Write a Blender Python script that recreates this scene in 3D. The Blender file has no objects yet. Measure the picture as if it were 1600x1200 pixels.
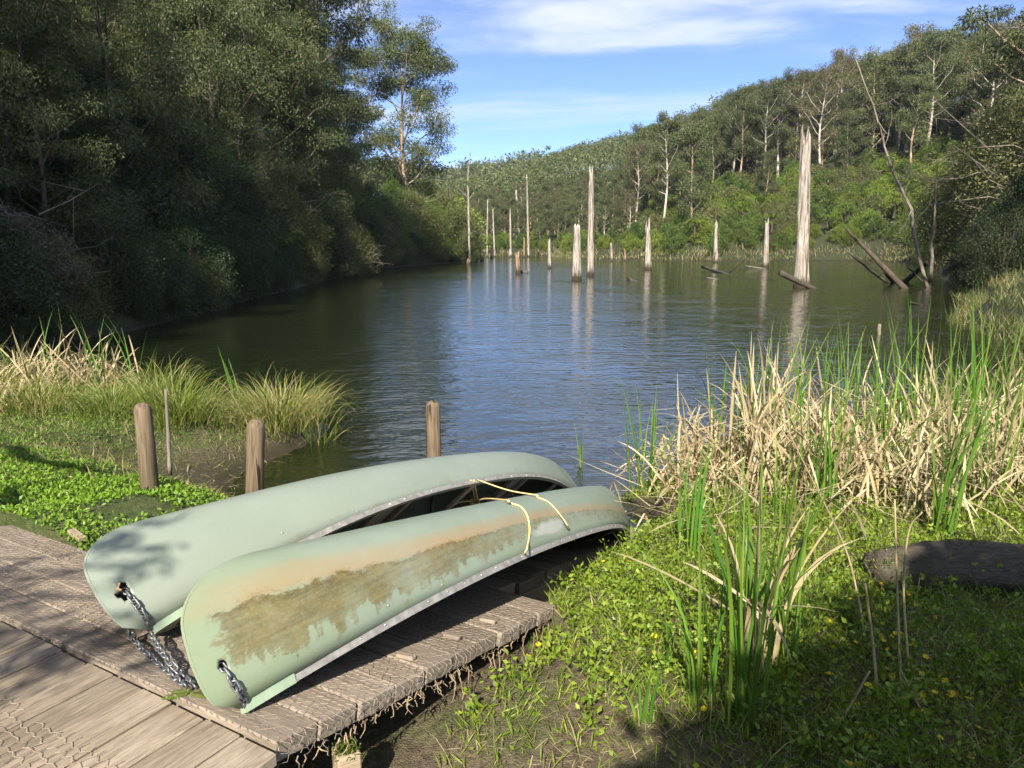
import bpy, bmesh, math, random
import numpy as np
from mathutils import Vector, Matrix
from mathutils.bvhtree import BVHTree

SC = bpy.context.scene
COL = SC.collection
R = math.radians
# ------------------------------------------------------------------ camera
FPX, PITCH, CAMZ = 1155.0, R(10.6), 2.5          # focal length in photo pixels (1600 wide)
cam = bpy.data.cameras.new("Camera")
cam.sensor_width = 36.0
cam.lens = 36.0 * FPX / 1600.0
cam.clip_start = 0.05
cam.clip_end = 6000
camo = bpy.data.objects.new("Camera", cam)
COL.objects.link(camo)
camo.location = (0, 0, CAMZ)
camo.rotation_euler = (R(90) - PITCH, 0, 0)
SC.camera = camo
# ------------------------------------------------------------------ sun and sky
SUN_AZ, SUN_EL = R(10), R(37)                    # azimuth to the left of straight behind the camera
SUN = Vector((-math.sin(SUN_AZ) * math.cos(SUN_EL), -math.cos(SUN_AZ) * math.cos(SUN_EL), math.sin(SUN_EL)))
sl = bpy.data.lights.new("Sun", 'SUN')
sl.energy = 5.0
sl.angle = R(0.55)
sl.color = (1.0, 0.93, 0.80)
slo = bpy.data.objects.new("Sun", sl)
COL.objects.link(slo)
slo.rotation_euler = (-SUN).to_track_quat('-Z', 'Y').to_euler()


class G:
    """tiny node-graph helper"""
    def __init__(s, nt):
        s.nt = nt

    def __call__(s, typ, ins=None, **props):
        n = s.nt.nodes.new('ShaderNode' + typ)
        for k, v in props.items():
            setattr(n, k, v)
        for k, v in (ins or {}).items():
            sock = n.inputs[k]
            if isinstance(v, bpy.types.NodeSocket):
                s.nt.links.new(v, sock)
            else:
                sock.default_value = v
        return n

    def math(s, op, a, b=0.0, clamp=False):
        return s('Math', {0: a, 1: b}, operation=op, use_clamp=clamp).outputs[0]

    def mix(s, f, a, b, blend='MIX'):
        n = s('Mix', {0: f}, data_type='RGBA', blend_type=blend)
        for i, v in ((6, a), (7, b)):
            if isinstance(v, bpy.types.NodeSocket):
                s.nt.links.new(v, n.inputs[i])
            else:
                n.inputs[i].default_value = (*v[:3], 1)
        return n.outputs[2]

    def ramp(s, f, stops, interp='LINEAR'):
        n = s('ValToRGB', {0: f})
        cr = n.color_ramp
        cr.interpolation = interp
        while len(cr.elements) < len(stops):
            cr.elements.new(0.5)
        for e, (p, c) in zip(cr.elements, stops):
            e.position = p
            e.color = (c, c, c, 1) if isinstance(c, (int, float)) else (*c[:3], 1)
        return n.outputs[0]

    def noise(s, vec, scale, detail=4, rough=0.55, dist=0.0, col=False):
        n = s('TexNoise', {'Scale': scale, 'Detail': detail, 'Roughness': rough, 'Distortion': dist})
        if vec is not None:
            s.nt.links.new(vec, n.inputs['Vector'])
        return n.outputs[1 if col else 0]

    def mapping(s, vec, scale=(1, 1, 1), loc=(0, 0, 0), rot=(0, 0, 0)):
        return s('Mapping', {0: vec, 1: loc, 2: rot, 3: scale}).outputs[0]


world = bpy.data.worlds.new("World")
SC.world = world
world.use_nodes = True
wt = world.node_tree
wt.nodes.clear()
g = G(wt)
sky = g('TexSky', sky_type='NISHITA', sun_disc=False, sun_elevation=SUN_EL, sun_rotation=R(180) + SUN_AZ,
        altitude=500, air_density=0.47, dust_density=0.45, ozone_density=4.0)
tc = g('TexCoord')
sep = g('SeparateXYZ', {0: tc.outputs['Generated']})
zz = g.math('ADD', g.math('MAXIMUM', sep.outputs[2], 0.0), 0.10)
cxy = g('CombineXYZ', {0: g.math('DIVIDE', sep.outputs[0], zz), 1: g.math('DIVIDE', sep.outputs[1], zz), 2: 0.0}).outputs[0]
warp = g('VectorMath', {0: cxy, 1: g('VectorMath', {0: g.noise(cxy, 0.6, 3, col=True), 1: (0.9, 0.9, 0.9)}, operation='MULTIPLY').outputs[0]}, operation='ADD').outputs[0]
n1 = g.noise(g.mapping(warp, (0.55, 1.05, 1), (8.85, 5.24, 0)), 1.0, 7, 0.55)
n2 = g.noise(g.mapping(warp, (0.22, 1.3, 1), (1.0, 7.0, 0), (0, 0, R(-12))), 1.0, 8, 0.62)
bank = g.math('MINIMUM', g.math('MAXIMUM', g.math('MULTIPLY', g.math('SUBTRACT', sep.outputs[2], 0.238), 4.0), -0.4), -0.01)   # thins out towards the horizon
thick = g.ramp(g.math('ADD', n1, bank), [(0.43, 0.0), (0.62, 1.0)], 'EASE')
wisp = g.math('MULTIPLY', g.ramp(n2, [(0.46, 0.0), (0.74, 1.0)], 'EASE'), 0.7)
cl = g.math('MAXIMUM', g.math('MULTIPLY', thick, 0.9), wisp)
skyc = g('HueSaturation', {'Hue': 0.503, 'Saturation': 1.0, 'Value': 1.0, 'Color': sky.outputs[0]}).outputs[0]
mixc = g.mix(cl, skyc, (3.7, 3.9, 4.3))
bg = g('Background', {0: mixc, 1: 0.125})
g.nt.links.new(bg.outputs[0], g('OutputWorld').inputs[0])

vs = SC.view_settings
vs.view_transform = 'Standard'
vs.look = 'None'
vs.exposure = 1.1
vs.gamma = 1.0
vs.use_curve_mapping = False
cy = SC.cycles
cy.max_bounces = 5
cy.diffuse_bounces = 2
cy.glossy_bounces = 2
cy.transmission_bounces = 2
cy.transparent_max_bounces = 4
cy.volume_bounces = 0
cy.caustics_reflective = False
cy.caustics_refractive = False
cy.use_denoising = True
cy.use_adaptive_sampling = True
cy.adaptive_threshold = 0.02
cy.use_light_tree = False

# ------------------------------------------------------------------ helpers
rs = np.random.default_rng


def ray(px, py):
    """world direction through a pixel of the 1600x1200 photograph"""
    x = (px - 800) / FPX
    v = (py - 600) / FPX
    return np.array([x, math.cos(PITCH) - v * math.sin(PITCH), -(math.sin(PITCH) + v * math.cos(PITCH))])


def hitz(px, py, z=0.0):
    d = ray(px, py)
    return np.array([0, 0, CAMZ]) + d * (z - CAMZ) / d[2]


def at(px, py, dist):
    """point at horizontal distance y=dist along a pixel's ray"""
    d = ray(px, py)
    return np.array([0, 0, CAMZ]) + d * dist / d[1]


def mesh(name, V, F, mat=None, smooth=False, tint=None, uv=None):
    V = np.asarray(V, dtype=np.float32).reshape(-1, 3)
    me = bpy.data.meshes.new(name)
    if isinstance(F, np.ndarray):
        n, k = F.shape
        me.vertices.add(len(V))
        me.vertices.foreach_set("co", V.ravel())
        me.loops.add(n * k)
        me.loops.foreach_set("vertex_index", F.astype(np.int32).ravel())
        me.polygons.add(n)
        me.polygons.foreach_set("loop_start", np.arange(0, n * k, k, dtype=np.int32))
        me.update(calc_edges=True)
    else:
        me.from_pydata(V.tolist(), [], F)
        me.update()
    if smooth:
        me.polygons.foreach_set("use_smooth", np.ones(len(me.polygons), dtype=bool))
    if tint is not None:
        a = me.attributes.new("tint", 'FLOAT', 'FACE')
        a.data.foreach_set("value", np.asarray(tint, dtype=np.float32))
    if uv is not None:
        l = me.uv_layers.new(name="UVMap")
        idx = np.empty(len(me.loops), dtype=np.int32)
        me.loops.foreach_get("vertex_index", idx)
        l.data.foreach_set("uv", np.asarray(uv, dtype=np.float32)[idx].ravel())
    if mat is not None:
        me.materials.append(mat)
    return me


def obj(name, me, parent=None, loc=None, rot=None, scale=None):
    o = bpy.data.objects.new(name, me)
    COL.objects.link(o)
    if parent is not None:
        o.parent = parent
    if loc is not None:
        o.location = loc
    if rot is not None:
        o.rotation_euler = rot
    if scale is not None:
        o.scale = scale if hasattr(scale, '__len__') else (scale,) * 3
    return o


def tag(o, label=None, cat=None, group=None, kind=None):
    if label:
        o["label"] = label
    if cat:
        o["category"] = cat
    if group:
        o["group"] = group
    if kind:
        o["kind"] = kind
    return o


def thing(name, label, cat, loc=(0, 0, 0), rz=0.0, group=None, scale=1.0):
    o = obj(name, None, None, loc, (0, 0, rz), scale)
    o.empty_display_size = 0.1
    return tag(o, label, cat, group)


class MB:
    """collects vertices and faces"""
    def __init__(s):
        s.v, s.f, s.n = [], [], 0

    def add(s, V, F):
        V = np.asarray(V, float).reshape(-1, 3)
        s.v.append(V)
        s.f += [tuple(int(i) + s.n for i in q) for q in F]
        s.n += len(V)

    def tube(s, P, rad, sides=6, cap=True):
        V, F = tube(P, rad, sides, cap)
        s.add(V, F)

    def mesh(s, name, mat, smooth=True):
        return mesh(name, np.concatenate(s.v), s.f, mat, smooth)


def tube(P, rad, sides=6, cap=True):
    P = np.asarray(P, float)
    n = len(P)
    rad = np.broadcast_to(np.asarray(rad, float), (n,))
    T = np.gradient(P, axis=0)
    T /= np.linalg.norm(T, axis=1)[:, None] + 1e-12
    ref = np.array([0, 0, 1.0]) if abs(T[0, 2]) < 0.9 else np.array([1.0, 0, 0])
    V = []
    a = np.linspace(0, 2 * np.pi, sides, endpoint=False)
    u = np.cross(T[0], ref)
    for i in range(n):
        u = u - T[i] * (u @ T[i])
        u /= np.linalg.norm(u) + 1e-12
        w = np.cross(T[i], u)
        V.append(P[i] + rad[i] * (np.cos(a)[:, None] * u + np.sin(a)[:, None] * w))
    V = np.concatenate(V)
    F = []
    for i in range(n - 1):
        for j in range(sides):
            k = (j + 1) % sides
            F.append((i * sides + j, i * sides + k, (i + 1) * sides + k, (i + 1) * sides + j))
    if cap:
        F.append(tuple(range(sides - 1, -1, -1)))
        F.append(tuple((n - 1) * sides + j for j in range(sides)))
    return V, F


def bez(pts, n=12):
    """smooth Catmull-Rom path through points"""
    p = np.asarray(pts, float)
    q = np.concatenate([[2 * p[0] - p[1]], p, [2 * p[-1] - p[-2]]])
    out = []
    for i in range(len(p) - 1):
        a, b, c, d = q[i:i + 4]
        for t in np.linspace(0, 1, n, endpoint=False):
            out.append(0.5 * (2 * b + (c - a) * t + (2 * a - 5 * b + 4 * c - d) * t * t + (3 * b - a - 3 * c + d) * t ** 3))
    out.append(p[-1])
    return np.array(out)


def nrm(v):
    return v / (np.linalg.norm(v, axis=-1, keepdims=True) + 1e-9)


def leafquads(P, D, L, W, rng):
    """diamond leaves: base points P, axes D"""
    n = len(P)
    L = np.broadcast_to(L, (n,))[:, None]
    W = np.broadcast_to(W, (n,))[:, None]
    S = nrm(np.cross(D, rng.normal(size=(n, 3))))
    N = np.cross(D, S)
    m = P + D * L * 0.45
    V = np.stack([P, m + S * W * 0.5 + N * W * 0.12, P + D * L, m - S * W * 0.5 + N * W * 0.12], 1).reshape(-1, 3)
    F = np.arange(4 * n).reshape(-1, 4)
    return V, F


def box_mesh(name, lx, ly, lz, b, mat):
    bm = bmesh.new()
    bmesh.ops.create_cube(bm, size=1.0)
    for v in bm.verts:
        v.co = Vector((v.co.x * lx, v.co.y * ly, v.co.z * lz))
    if b > 0:
        bmesh.ops.bevel(bm, geom=bm.edges[:], offset=b, segments=1, affect='EDGES')
    me = bpy.data.meshes.new(name)
    bm.to_mesh(me)
    bm.free()
    me.materials.append(mat)
    return me


# ------------------------------------------------------------------ materials
def new_mat(name):
    m = bpy.data.materials.new(name)
    m.use_nodes = True
    m.node_tree.nodes.clear()
    return m, G(m.node_tree)


def finish(g, shader):
    g.nt.links.new(shader, g('OutputMaterial').inputs[0])


def principled(g, **k):
    ins = {n.replace('_', ' '): v for n, v in k.items()}
    ren = {'Base Color': 'Base Color', 'Spec': 'Specular IOR Level', 'Transmission': 'Transmission Weight'}
    ins = {ren.get(n, n): v for n, v in ins.items()}
    for n, v in list(ins.items()):
        if n == 'Base Color' and not isinstance(v, bpy.types.NodeSocket):
            ins[n] = (*v[:3], 1)
    return g('BsdfPrincipled', ins).outputs[0]


def leaf_mat(name, c0, c1, c2, trans=0.3, rough=0.5, spec=0.35, var=0.35):
    m, g = new_mat(name)
    t = g('Attribute', attribute_name='tint').outputs['Fac']
    oi = g('ObjectInfo').outputs['Random']
    c = g.ramp(t, [(0.0, c0), (0.5, c1), (1.0, c2)])
    v = g.math('ADD', g.math('MULTIPLY', oi, var), 1 - var * 0.5)
    c = g('HueSaturation', {'Value': v, 'Hue': g.math('ADD', g.math('MULTIPLY', g.math('FRACT', g.math('MULTIPLY', oi, 7.31)), 0.03), 0.485), 'Color': c}).outputs[0]
    p = principled(g, Base_Color=c, Roughness=rough, Spec=spec)
    tr = g('BsdfTranslucent', {0: g.mix(1.0, c, (1.1, 1.25, 0.6), 'MULTIPLY')}).outputs[0]
    mx = g('MixShader', {0: trans, 1: p, 2: tr}).outputs[0]
    finish(g, mx)
    return m


M = {}
M['euc'] = leaf_mat('eucalypt_leaves', (0.045, 0.062, 0.022), (0.085, 0.105, 0.038), (0.140, 0.150, 0.058), 0.22)
M['euc_far'] = leaf_mat('far_eucalypt_leaves', (0.040, 0.055, 0.020), (0.082, 0.100, 0.036), (0.135, 0.145, 0.055), 0.2, var=0.45)
M['euc_dry'] = leaf_mat('dry_eucalypt_leaves', (0.065, 0.062, 0.028), (0.110, 0.100, 0.048), (0.160, 0.135, 0.068), 0.2, var=0.3)
M['bush'] = leaf_mat('bush_leaves', (0.045, 0.075, 0.014), (0.085, 0.135, 0.024), (0.150, 0.200, 0.038), 0.28)
M['bright'] = leaf_mat('bright_bush_leaves', (0.080, 0.120, 0.018), (0.150, 0.205, 0.034), (0.250, 0.290, 0.055), 0.32)
M['olive'] = leaf_mat('olive_bush_leaves', (0.065, 0.078, 0.024), (0.120, 0.130, 0.042), (0.190, 0.190, 0.066), 0.22)
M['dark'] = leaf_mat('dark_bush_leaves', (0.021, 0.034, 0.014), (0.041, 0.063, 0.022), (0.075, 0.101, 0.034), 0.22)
M['heath'] = leaf_mat('heath_leaves', (0.085, 0.075, 0.052), (0.16, 0.135, 0.10), (0.24, 0.205, 0.155), 0.15)
M['fern'] = leaf_mat('fern_fronds', (0.075, 0.125, 0.014), (0.140, 0.205, 0.024), (0.230, 0.270, 0.040), 0.35)
M['herb'] = leaf_mat('marsh_herb_leaves', (0.080, 0.140, 0.012), (0.170, 0.250, 0.022), (0.300, 0.360, 0.045), 0.3, var=0.0)
M['lawn'] = leaf_mat('lawn_leaves', (0.070, 0.145, 0.012), (0.135, 0.255, 0.022), (0.245, 0.370, 0.040), 0.3, var=0.0)
M['reed'] = leaf_mat('green_reed_leaves', (0.060, 0.140, 0.018), (0.120, 0.230, 0.032), (0.240, 0.330, 0.050), 0.25, 0.4, 0.45, var=0.25)
M['straw'] = leaf_mat('dead_reed_straw', (0.200, 0.155, 0.085), (0.410, 0.330, 0.190), (0.600, 0.500, 0.310), 0.15, 0.6, 0.3, var=0.2)
M['sedge'] = leaf_mat('sedge_blades', (0.090, 0.165, 0.018), (0.220, 0.250, 0.050), (0.480, 0.380, 0.200), 0.25, 0.45, 0.4, var=0.0)
M['fringe'] = leaf_mat('bank_reed_blades', (0.045, 0.080, 0.016), (0.12, 0.13, 0.038), (0.36, 0.29, 0.165), 0.2, 0.5, 0.35, var=0.0)
M['petal'] = leaf_mat('yellow_petals', (0.800, 0.600, 0.010), (0.850, 0.680, 0.015), (0.900, 0.740, 0.030), 0.25, 0.4, 0.5, var=0.0)
M['moss'] = leaf_mat('moss', (0.05, 0.08, 0.01), (0.11, 0.14, 0.02), (0.18, 0.19, 0.03), 0.2, var=0.0)


def bark_mat(name, c0, c1, c2, streak=9.0, bump=0.3, zs=0.25):
    m, g = new_mat(name)
    co = g('TexCoord').outputs['Object']
    oi = g('ObjectInfo').outputs['Random']
    v = g('VectorMath', {0: co, 1: g('CombineXYZ', {0: g.math('MULTIPLY', oi, 31.0), 1: 0.0, 2: g.math('MULTIPLY', oi, 17.0)}).outputs[0]}, operation='ADD').outputs[0]
    n = g.noise(g.mapping(v, (1, 1, zs)), streak, 6, 0.65, 0.4)
    big = g.noise(g.mapping(v, (1, 1, 0.35)), 0.9, 3)
    f = g.math('ADD', g.math('MULTIPLY', n, 0.65), g.math('MULTIPLY', big, 0.4))
    c = g.ramp(f, [(0.32, c0), (0.5, c1), (0.68, c2)])
    b = g('Bump', {'Strength': bump, 'Distance': 0.03, 'Height': n}).outputs[0]
    finish(g, principled(g, Base_Color=c, Roughness=0.85, Spec=0.2, Normal=b))
    return m


M['bark'] = bark_mat('gum_bark', (0.13, 0.08, 0.05), (0.34, 0.24, 0.16), (0.52, 0.42, 0.31), 3.0)
M['bark_white'] = bark_mat('white_gum_bark', (0.24, 0.18, 0.13), (0.46, 0.40, 0.33), (0.62, 0.57, 0.50), 2.0)
M['bark_dark'] = bark_mat('dark_bark', (0.03, 0.024, 0.018), (0.075, 0.058, 0.042), (0.14, 0.11, 0.085), 5.0)
M['twig'] = bark_mat('grey_dead_branch', (0.085, 0.068, 0.053), (0.18, 0.15, 0.12), (0.30, 0.26, 0.215), 6.0)


def snag_mat(name, pale, mid, dark):
    m, g = new_mat(name)
    co = g('TexCoord').outputs['Object']
    oi = g('ObjectInfo').outputs['Random']
    off = g('CombineXYZ', {0: g.math('MULTIPLY', oi, 41.0), 1: 3.0, 2: g.math('MULTIPLY', oi, 23.0)}).outputs[0]
    v = g('VectorMath', {0: co, 1: off}, operation='ADD').outputs[0]
    fine = g.noise(g.mapping(v, (1, 1, 0.10)), 9.0, 8, 0.7, 0.5)
    patch = g.noise(g.mapping(v, (1, 1, 0.28)), 1.7, 5, 0.6, 0.6)
    c = g.ramp(fine, [(0.33, dark), (0.46, mid), (0.6, pale)])
    c = g.mix(g.ramp(patch, [(0.54, 0.0), (0.66, 0.75)]), c, mid)
    crk = g.noise(g.mapping(v, (1, 1, 0.05)), 5.0, 4, 0.6, 1.0)
    c = g.mix(g.ramp(crk, [(0.40, 0.8), (0.45, 0.0)]), c, (0.06, 0.045, 0.035))
    z = g('SeparateXYZ', {0: co}).outputs[2]                        # waterline stain
    wet = g.ramp(g.math('ADD', z, g.math('MULTIPLY', g.math('SUBTRACT', fine, 0.5), 0.5)), [(0.22, 1.0), (0.75, 0.0)])
    c = g.mix(wet, c, (0.045, 0.036, 0.024))
    b = g('Bump', {'Strength': 0.7, 'Distance': 0.06, 'Height': fine}).outputs[0]
    finish(g, principled(g, Base_Color=c, Roughness=0.85, Spec=0.2, Normal=b))
    return m


M['snag'] = snag_mat('weathered_grey_snag', (0.47, 0.42, 0.37), (0.29, 0.245, 0.205), (0.09, 0.07, 0.055))
M['snag_brown'] = snag_mat('red_brown_rotting_snag', (0.40, 0.27, 0.19), (0.26, 0.155, 0.10), (0.09, 0.05, 0.035))


def wood_mat(name, c0, c1, c2, dirt=(0.10, 0.075, 0.05)):
    """weathered timber, grain along local X"""
    m, g = new_mat(name)
    co = g('TexCoord').outputs['Object']
    oi = g('ObjectInfo').outputs['Random']
    off = g('CombineXYZ', {0: g.math('MULTIPLY', oi, 53.0), 1: g.math('MULTIPLY', oi, 29.0), 2: g.math('MULTIPLY', oi, 11.0)}).outputs[0]
    v = g('VectorMath', {0: co, 1: off}, operation='ADD').outputs[0]
    gr = g.noise(g.mapping(v, (2.2, 22, 22)), 2.2, 8, 0.68, 1.1)
    fine = g.noise(g.mapping(v, (3, 90, 90)), 1.6, 5, 0.6, 0.2)
    big = g.noise(v, 3.2, 4, 0.6)
    c = g.ramp(gr, [(0.30, c0), (0.5, c1), (0.70, c2)])
    c = g.mix(g.ramp(fine, [(0.36, 0.75), (0.46, 0.0)]), c, g.mix(0.5, c, (0.02, 0.015, 0.01)))
    c = g.mix(g.ramp(big, [(0.42, 0.0), (0.72, 0.7)]), c, dirt)
    grit = g.noise(v, 70, 3, 0.7)
    c = g.mix(g.ramp(grit, [(0.62, 0.0), (0.70, 0.5)]), c, (0.30, 0.25, 0.18))
    c = g('HueSaturation', {'Value': g.math('ADD', g.math('MULTIPLY', oi, 0.32), 0.84), 'Color': c}).outputs[0]
    h = g.math('ADD', g.math('MULTIPLY', gr, 0.6), g.math('MULTIPLY', fine, 0.6))
    b = g('Bump', {'Strength': 0.65, 'Distance': 0.006, 'Height': h}).outputs[0]
    finish(g, principled(g, Base_Color=c, Roughness=0.8, Spec=0.25, Normal=b))
    return m


M['deck'] = wood_mat('weathered_deck_timber', (0.13, 0.10, 0.07), (0.29, 0.235, 0.175), (0.40, 0.33, 0.25), (0.19, 0.15, 0.105))
M['ramp'] = wood_mat('muddy_ramp_timber', (0.12, 0.095, 0.072), (0.27, 0.22, 0.172), (0.37, 0.31, 0.245), (0.20, 0.16, 0.12))
M['log'] = wood_mat('old_log_timber', (0.03, 0.024, 0.018), (0.085, 0.07, 0.055), (0.15, 0.125, 0.10), (0.06, 0.055, 0.03))
M['post'] = wood_mat('pale_post_timber', (0.20, 0.15, 0.10), (0.36, 0.28, 0.19), (0.48, 0.39, 0.28), (0.25, 0.19, 0.12))


def post_mat():
    m, g = new_mat('round_post_timber')
    co = g('TexCoord').outputs['Object']
    oi = g('ObjectInfo').outputs['Random']
    v = g('VectorMath', {0: co, 1: g('CombineXYZ', {0: g.math('MULTIPLY', oi, 9.0), 1: 0.0, 2: g.math('MULTIPLY', oi, 5.0)}).outputs[0]}, operation='ADD').outputs[0]
    fine = g.noise(g.mapping(v, (1, 1, 0.05)), 55, 6, 0.65, 0.4)
    crack = g.noise(g.mapping(v, (1, 1, 0.10)), 16, 3, 0.5, 0.6)
    big = g.noise(v, 5, 4)
    c = g.ramp(fine, [(0.32, (0.055, 0.038, 0.024)), (0.52, (0.16, 0.115, 0.075)), (0.72, (0.25, 0.19, 0.13))])
    c = g.mix(g.ramp(big, [(0.45, 0.0), (0.7, 0.6)]), c, (0.17, 0.135, 0.085))
    c = g.mix(g.ramp(crack, [(0.33, 0.95), (0.37, 0.0)]), c, (0.02, 0.014, 0.01))
    zc_ = g('SeparateXYZ', {0: co}).outputs[2]
    c = g.mix(g.math('MULTIPLY', g.ramp(g.math('ADD', zc_, g.math('MULTIPLY', big, 0.3)), [(0.35, 1.0), (0.75, 0.0)]), 0.6), c, (0.05, 0.05, 0.025))
    b = g('Bump', {'Strength': 0.6, 'Distance': 0.006, 'Height': fine}).outputs[0]
    finish(g, principled(g, Base_Color=c, Roughness=0.8, Spec=0.2, Normal=b))
    return m


M['rpost'] = post_mat()


def simple(name, col, rough=0.5, metal=0.0, bump=0.0, bscale=60, var=0.25, spec=0.4):
    m, g = new_mat(name)
    co = g('TexCoord').outputs['Object']
    n = g.noise(co, bscale, 4, 0.6)
    c = g.mix(g.ramp(n, [(0.35, 0.0), (0.7, 1.0)]), tuple(x * (1 - var) for x in col), tuple(min(1, x * (1 + var)) for x in col))
    k = dict(Base_Color=c, Roughness=rough, Metallic=metal, Spec=spec)
    if bump:
        k['Normal'] = g('Bump', {'Strength': bump, 'Distance': 0.003, 'Height': n}).outputs[0]
    finish(g, principled(g, **k))
    return m


M['alu'] = simple('dull_aluminium', (0.33, 0.31, 0.285), 0.5, 0.35, 0.1, 25)
M['rivet'] = simple('rivet_metal', (0.62, 0.61, 0.58), 0.3, 0.9, 0, 40)
M['chain'] = simple('galvanised_chain', (0.22, 0.225, 0.235), 0.5, 0.7, 0.15, 120, 0.35)
M['wire'] = simple('rusty_wire_netting', (0.30, 0.245, 0.19), 0.7, 0.1, 0, 40, 0.4)
M['frayed'] = simple('muddy_frayed_netting', (0.30, 0.225, 0.15), 0.9, 0.0, 0, 40, 0.4, 0.1)
M['rope'] = simple('yellow_rope', (0.78, 0.58, 0.27), 0.7, 0.0, 0.4, 160, 0.2, 0.2)
M['seat'] = simple('canoe_inner_frame', (0.33, 0.36, 0.34), 0.5, 0.3, 0.1, 20)
M['rawedge'] = simple('torn_plastic_edge', (0.55, 0.36, 0.22), 0.8, 0.0, 0.3, 60, 0.4)
M['plate'] = simple('green_plastic_end_plate', (0.235, 0.30, 0.21), 0.45, 0.0, 0.05, 12, 0.12)


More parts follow.
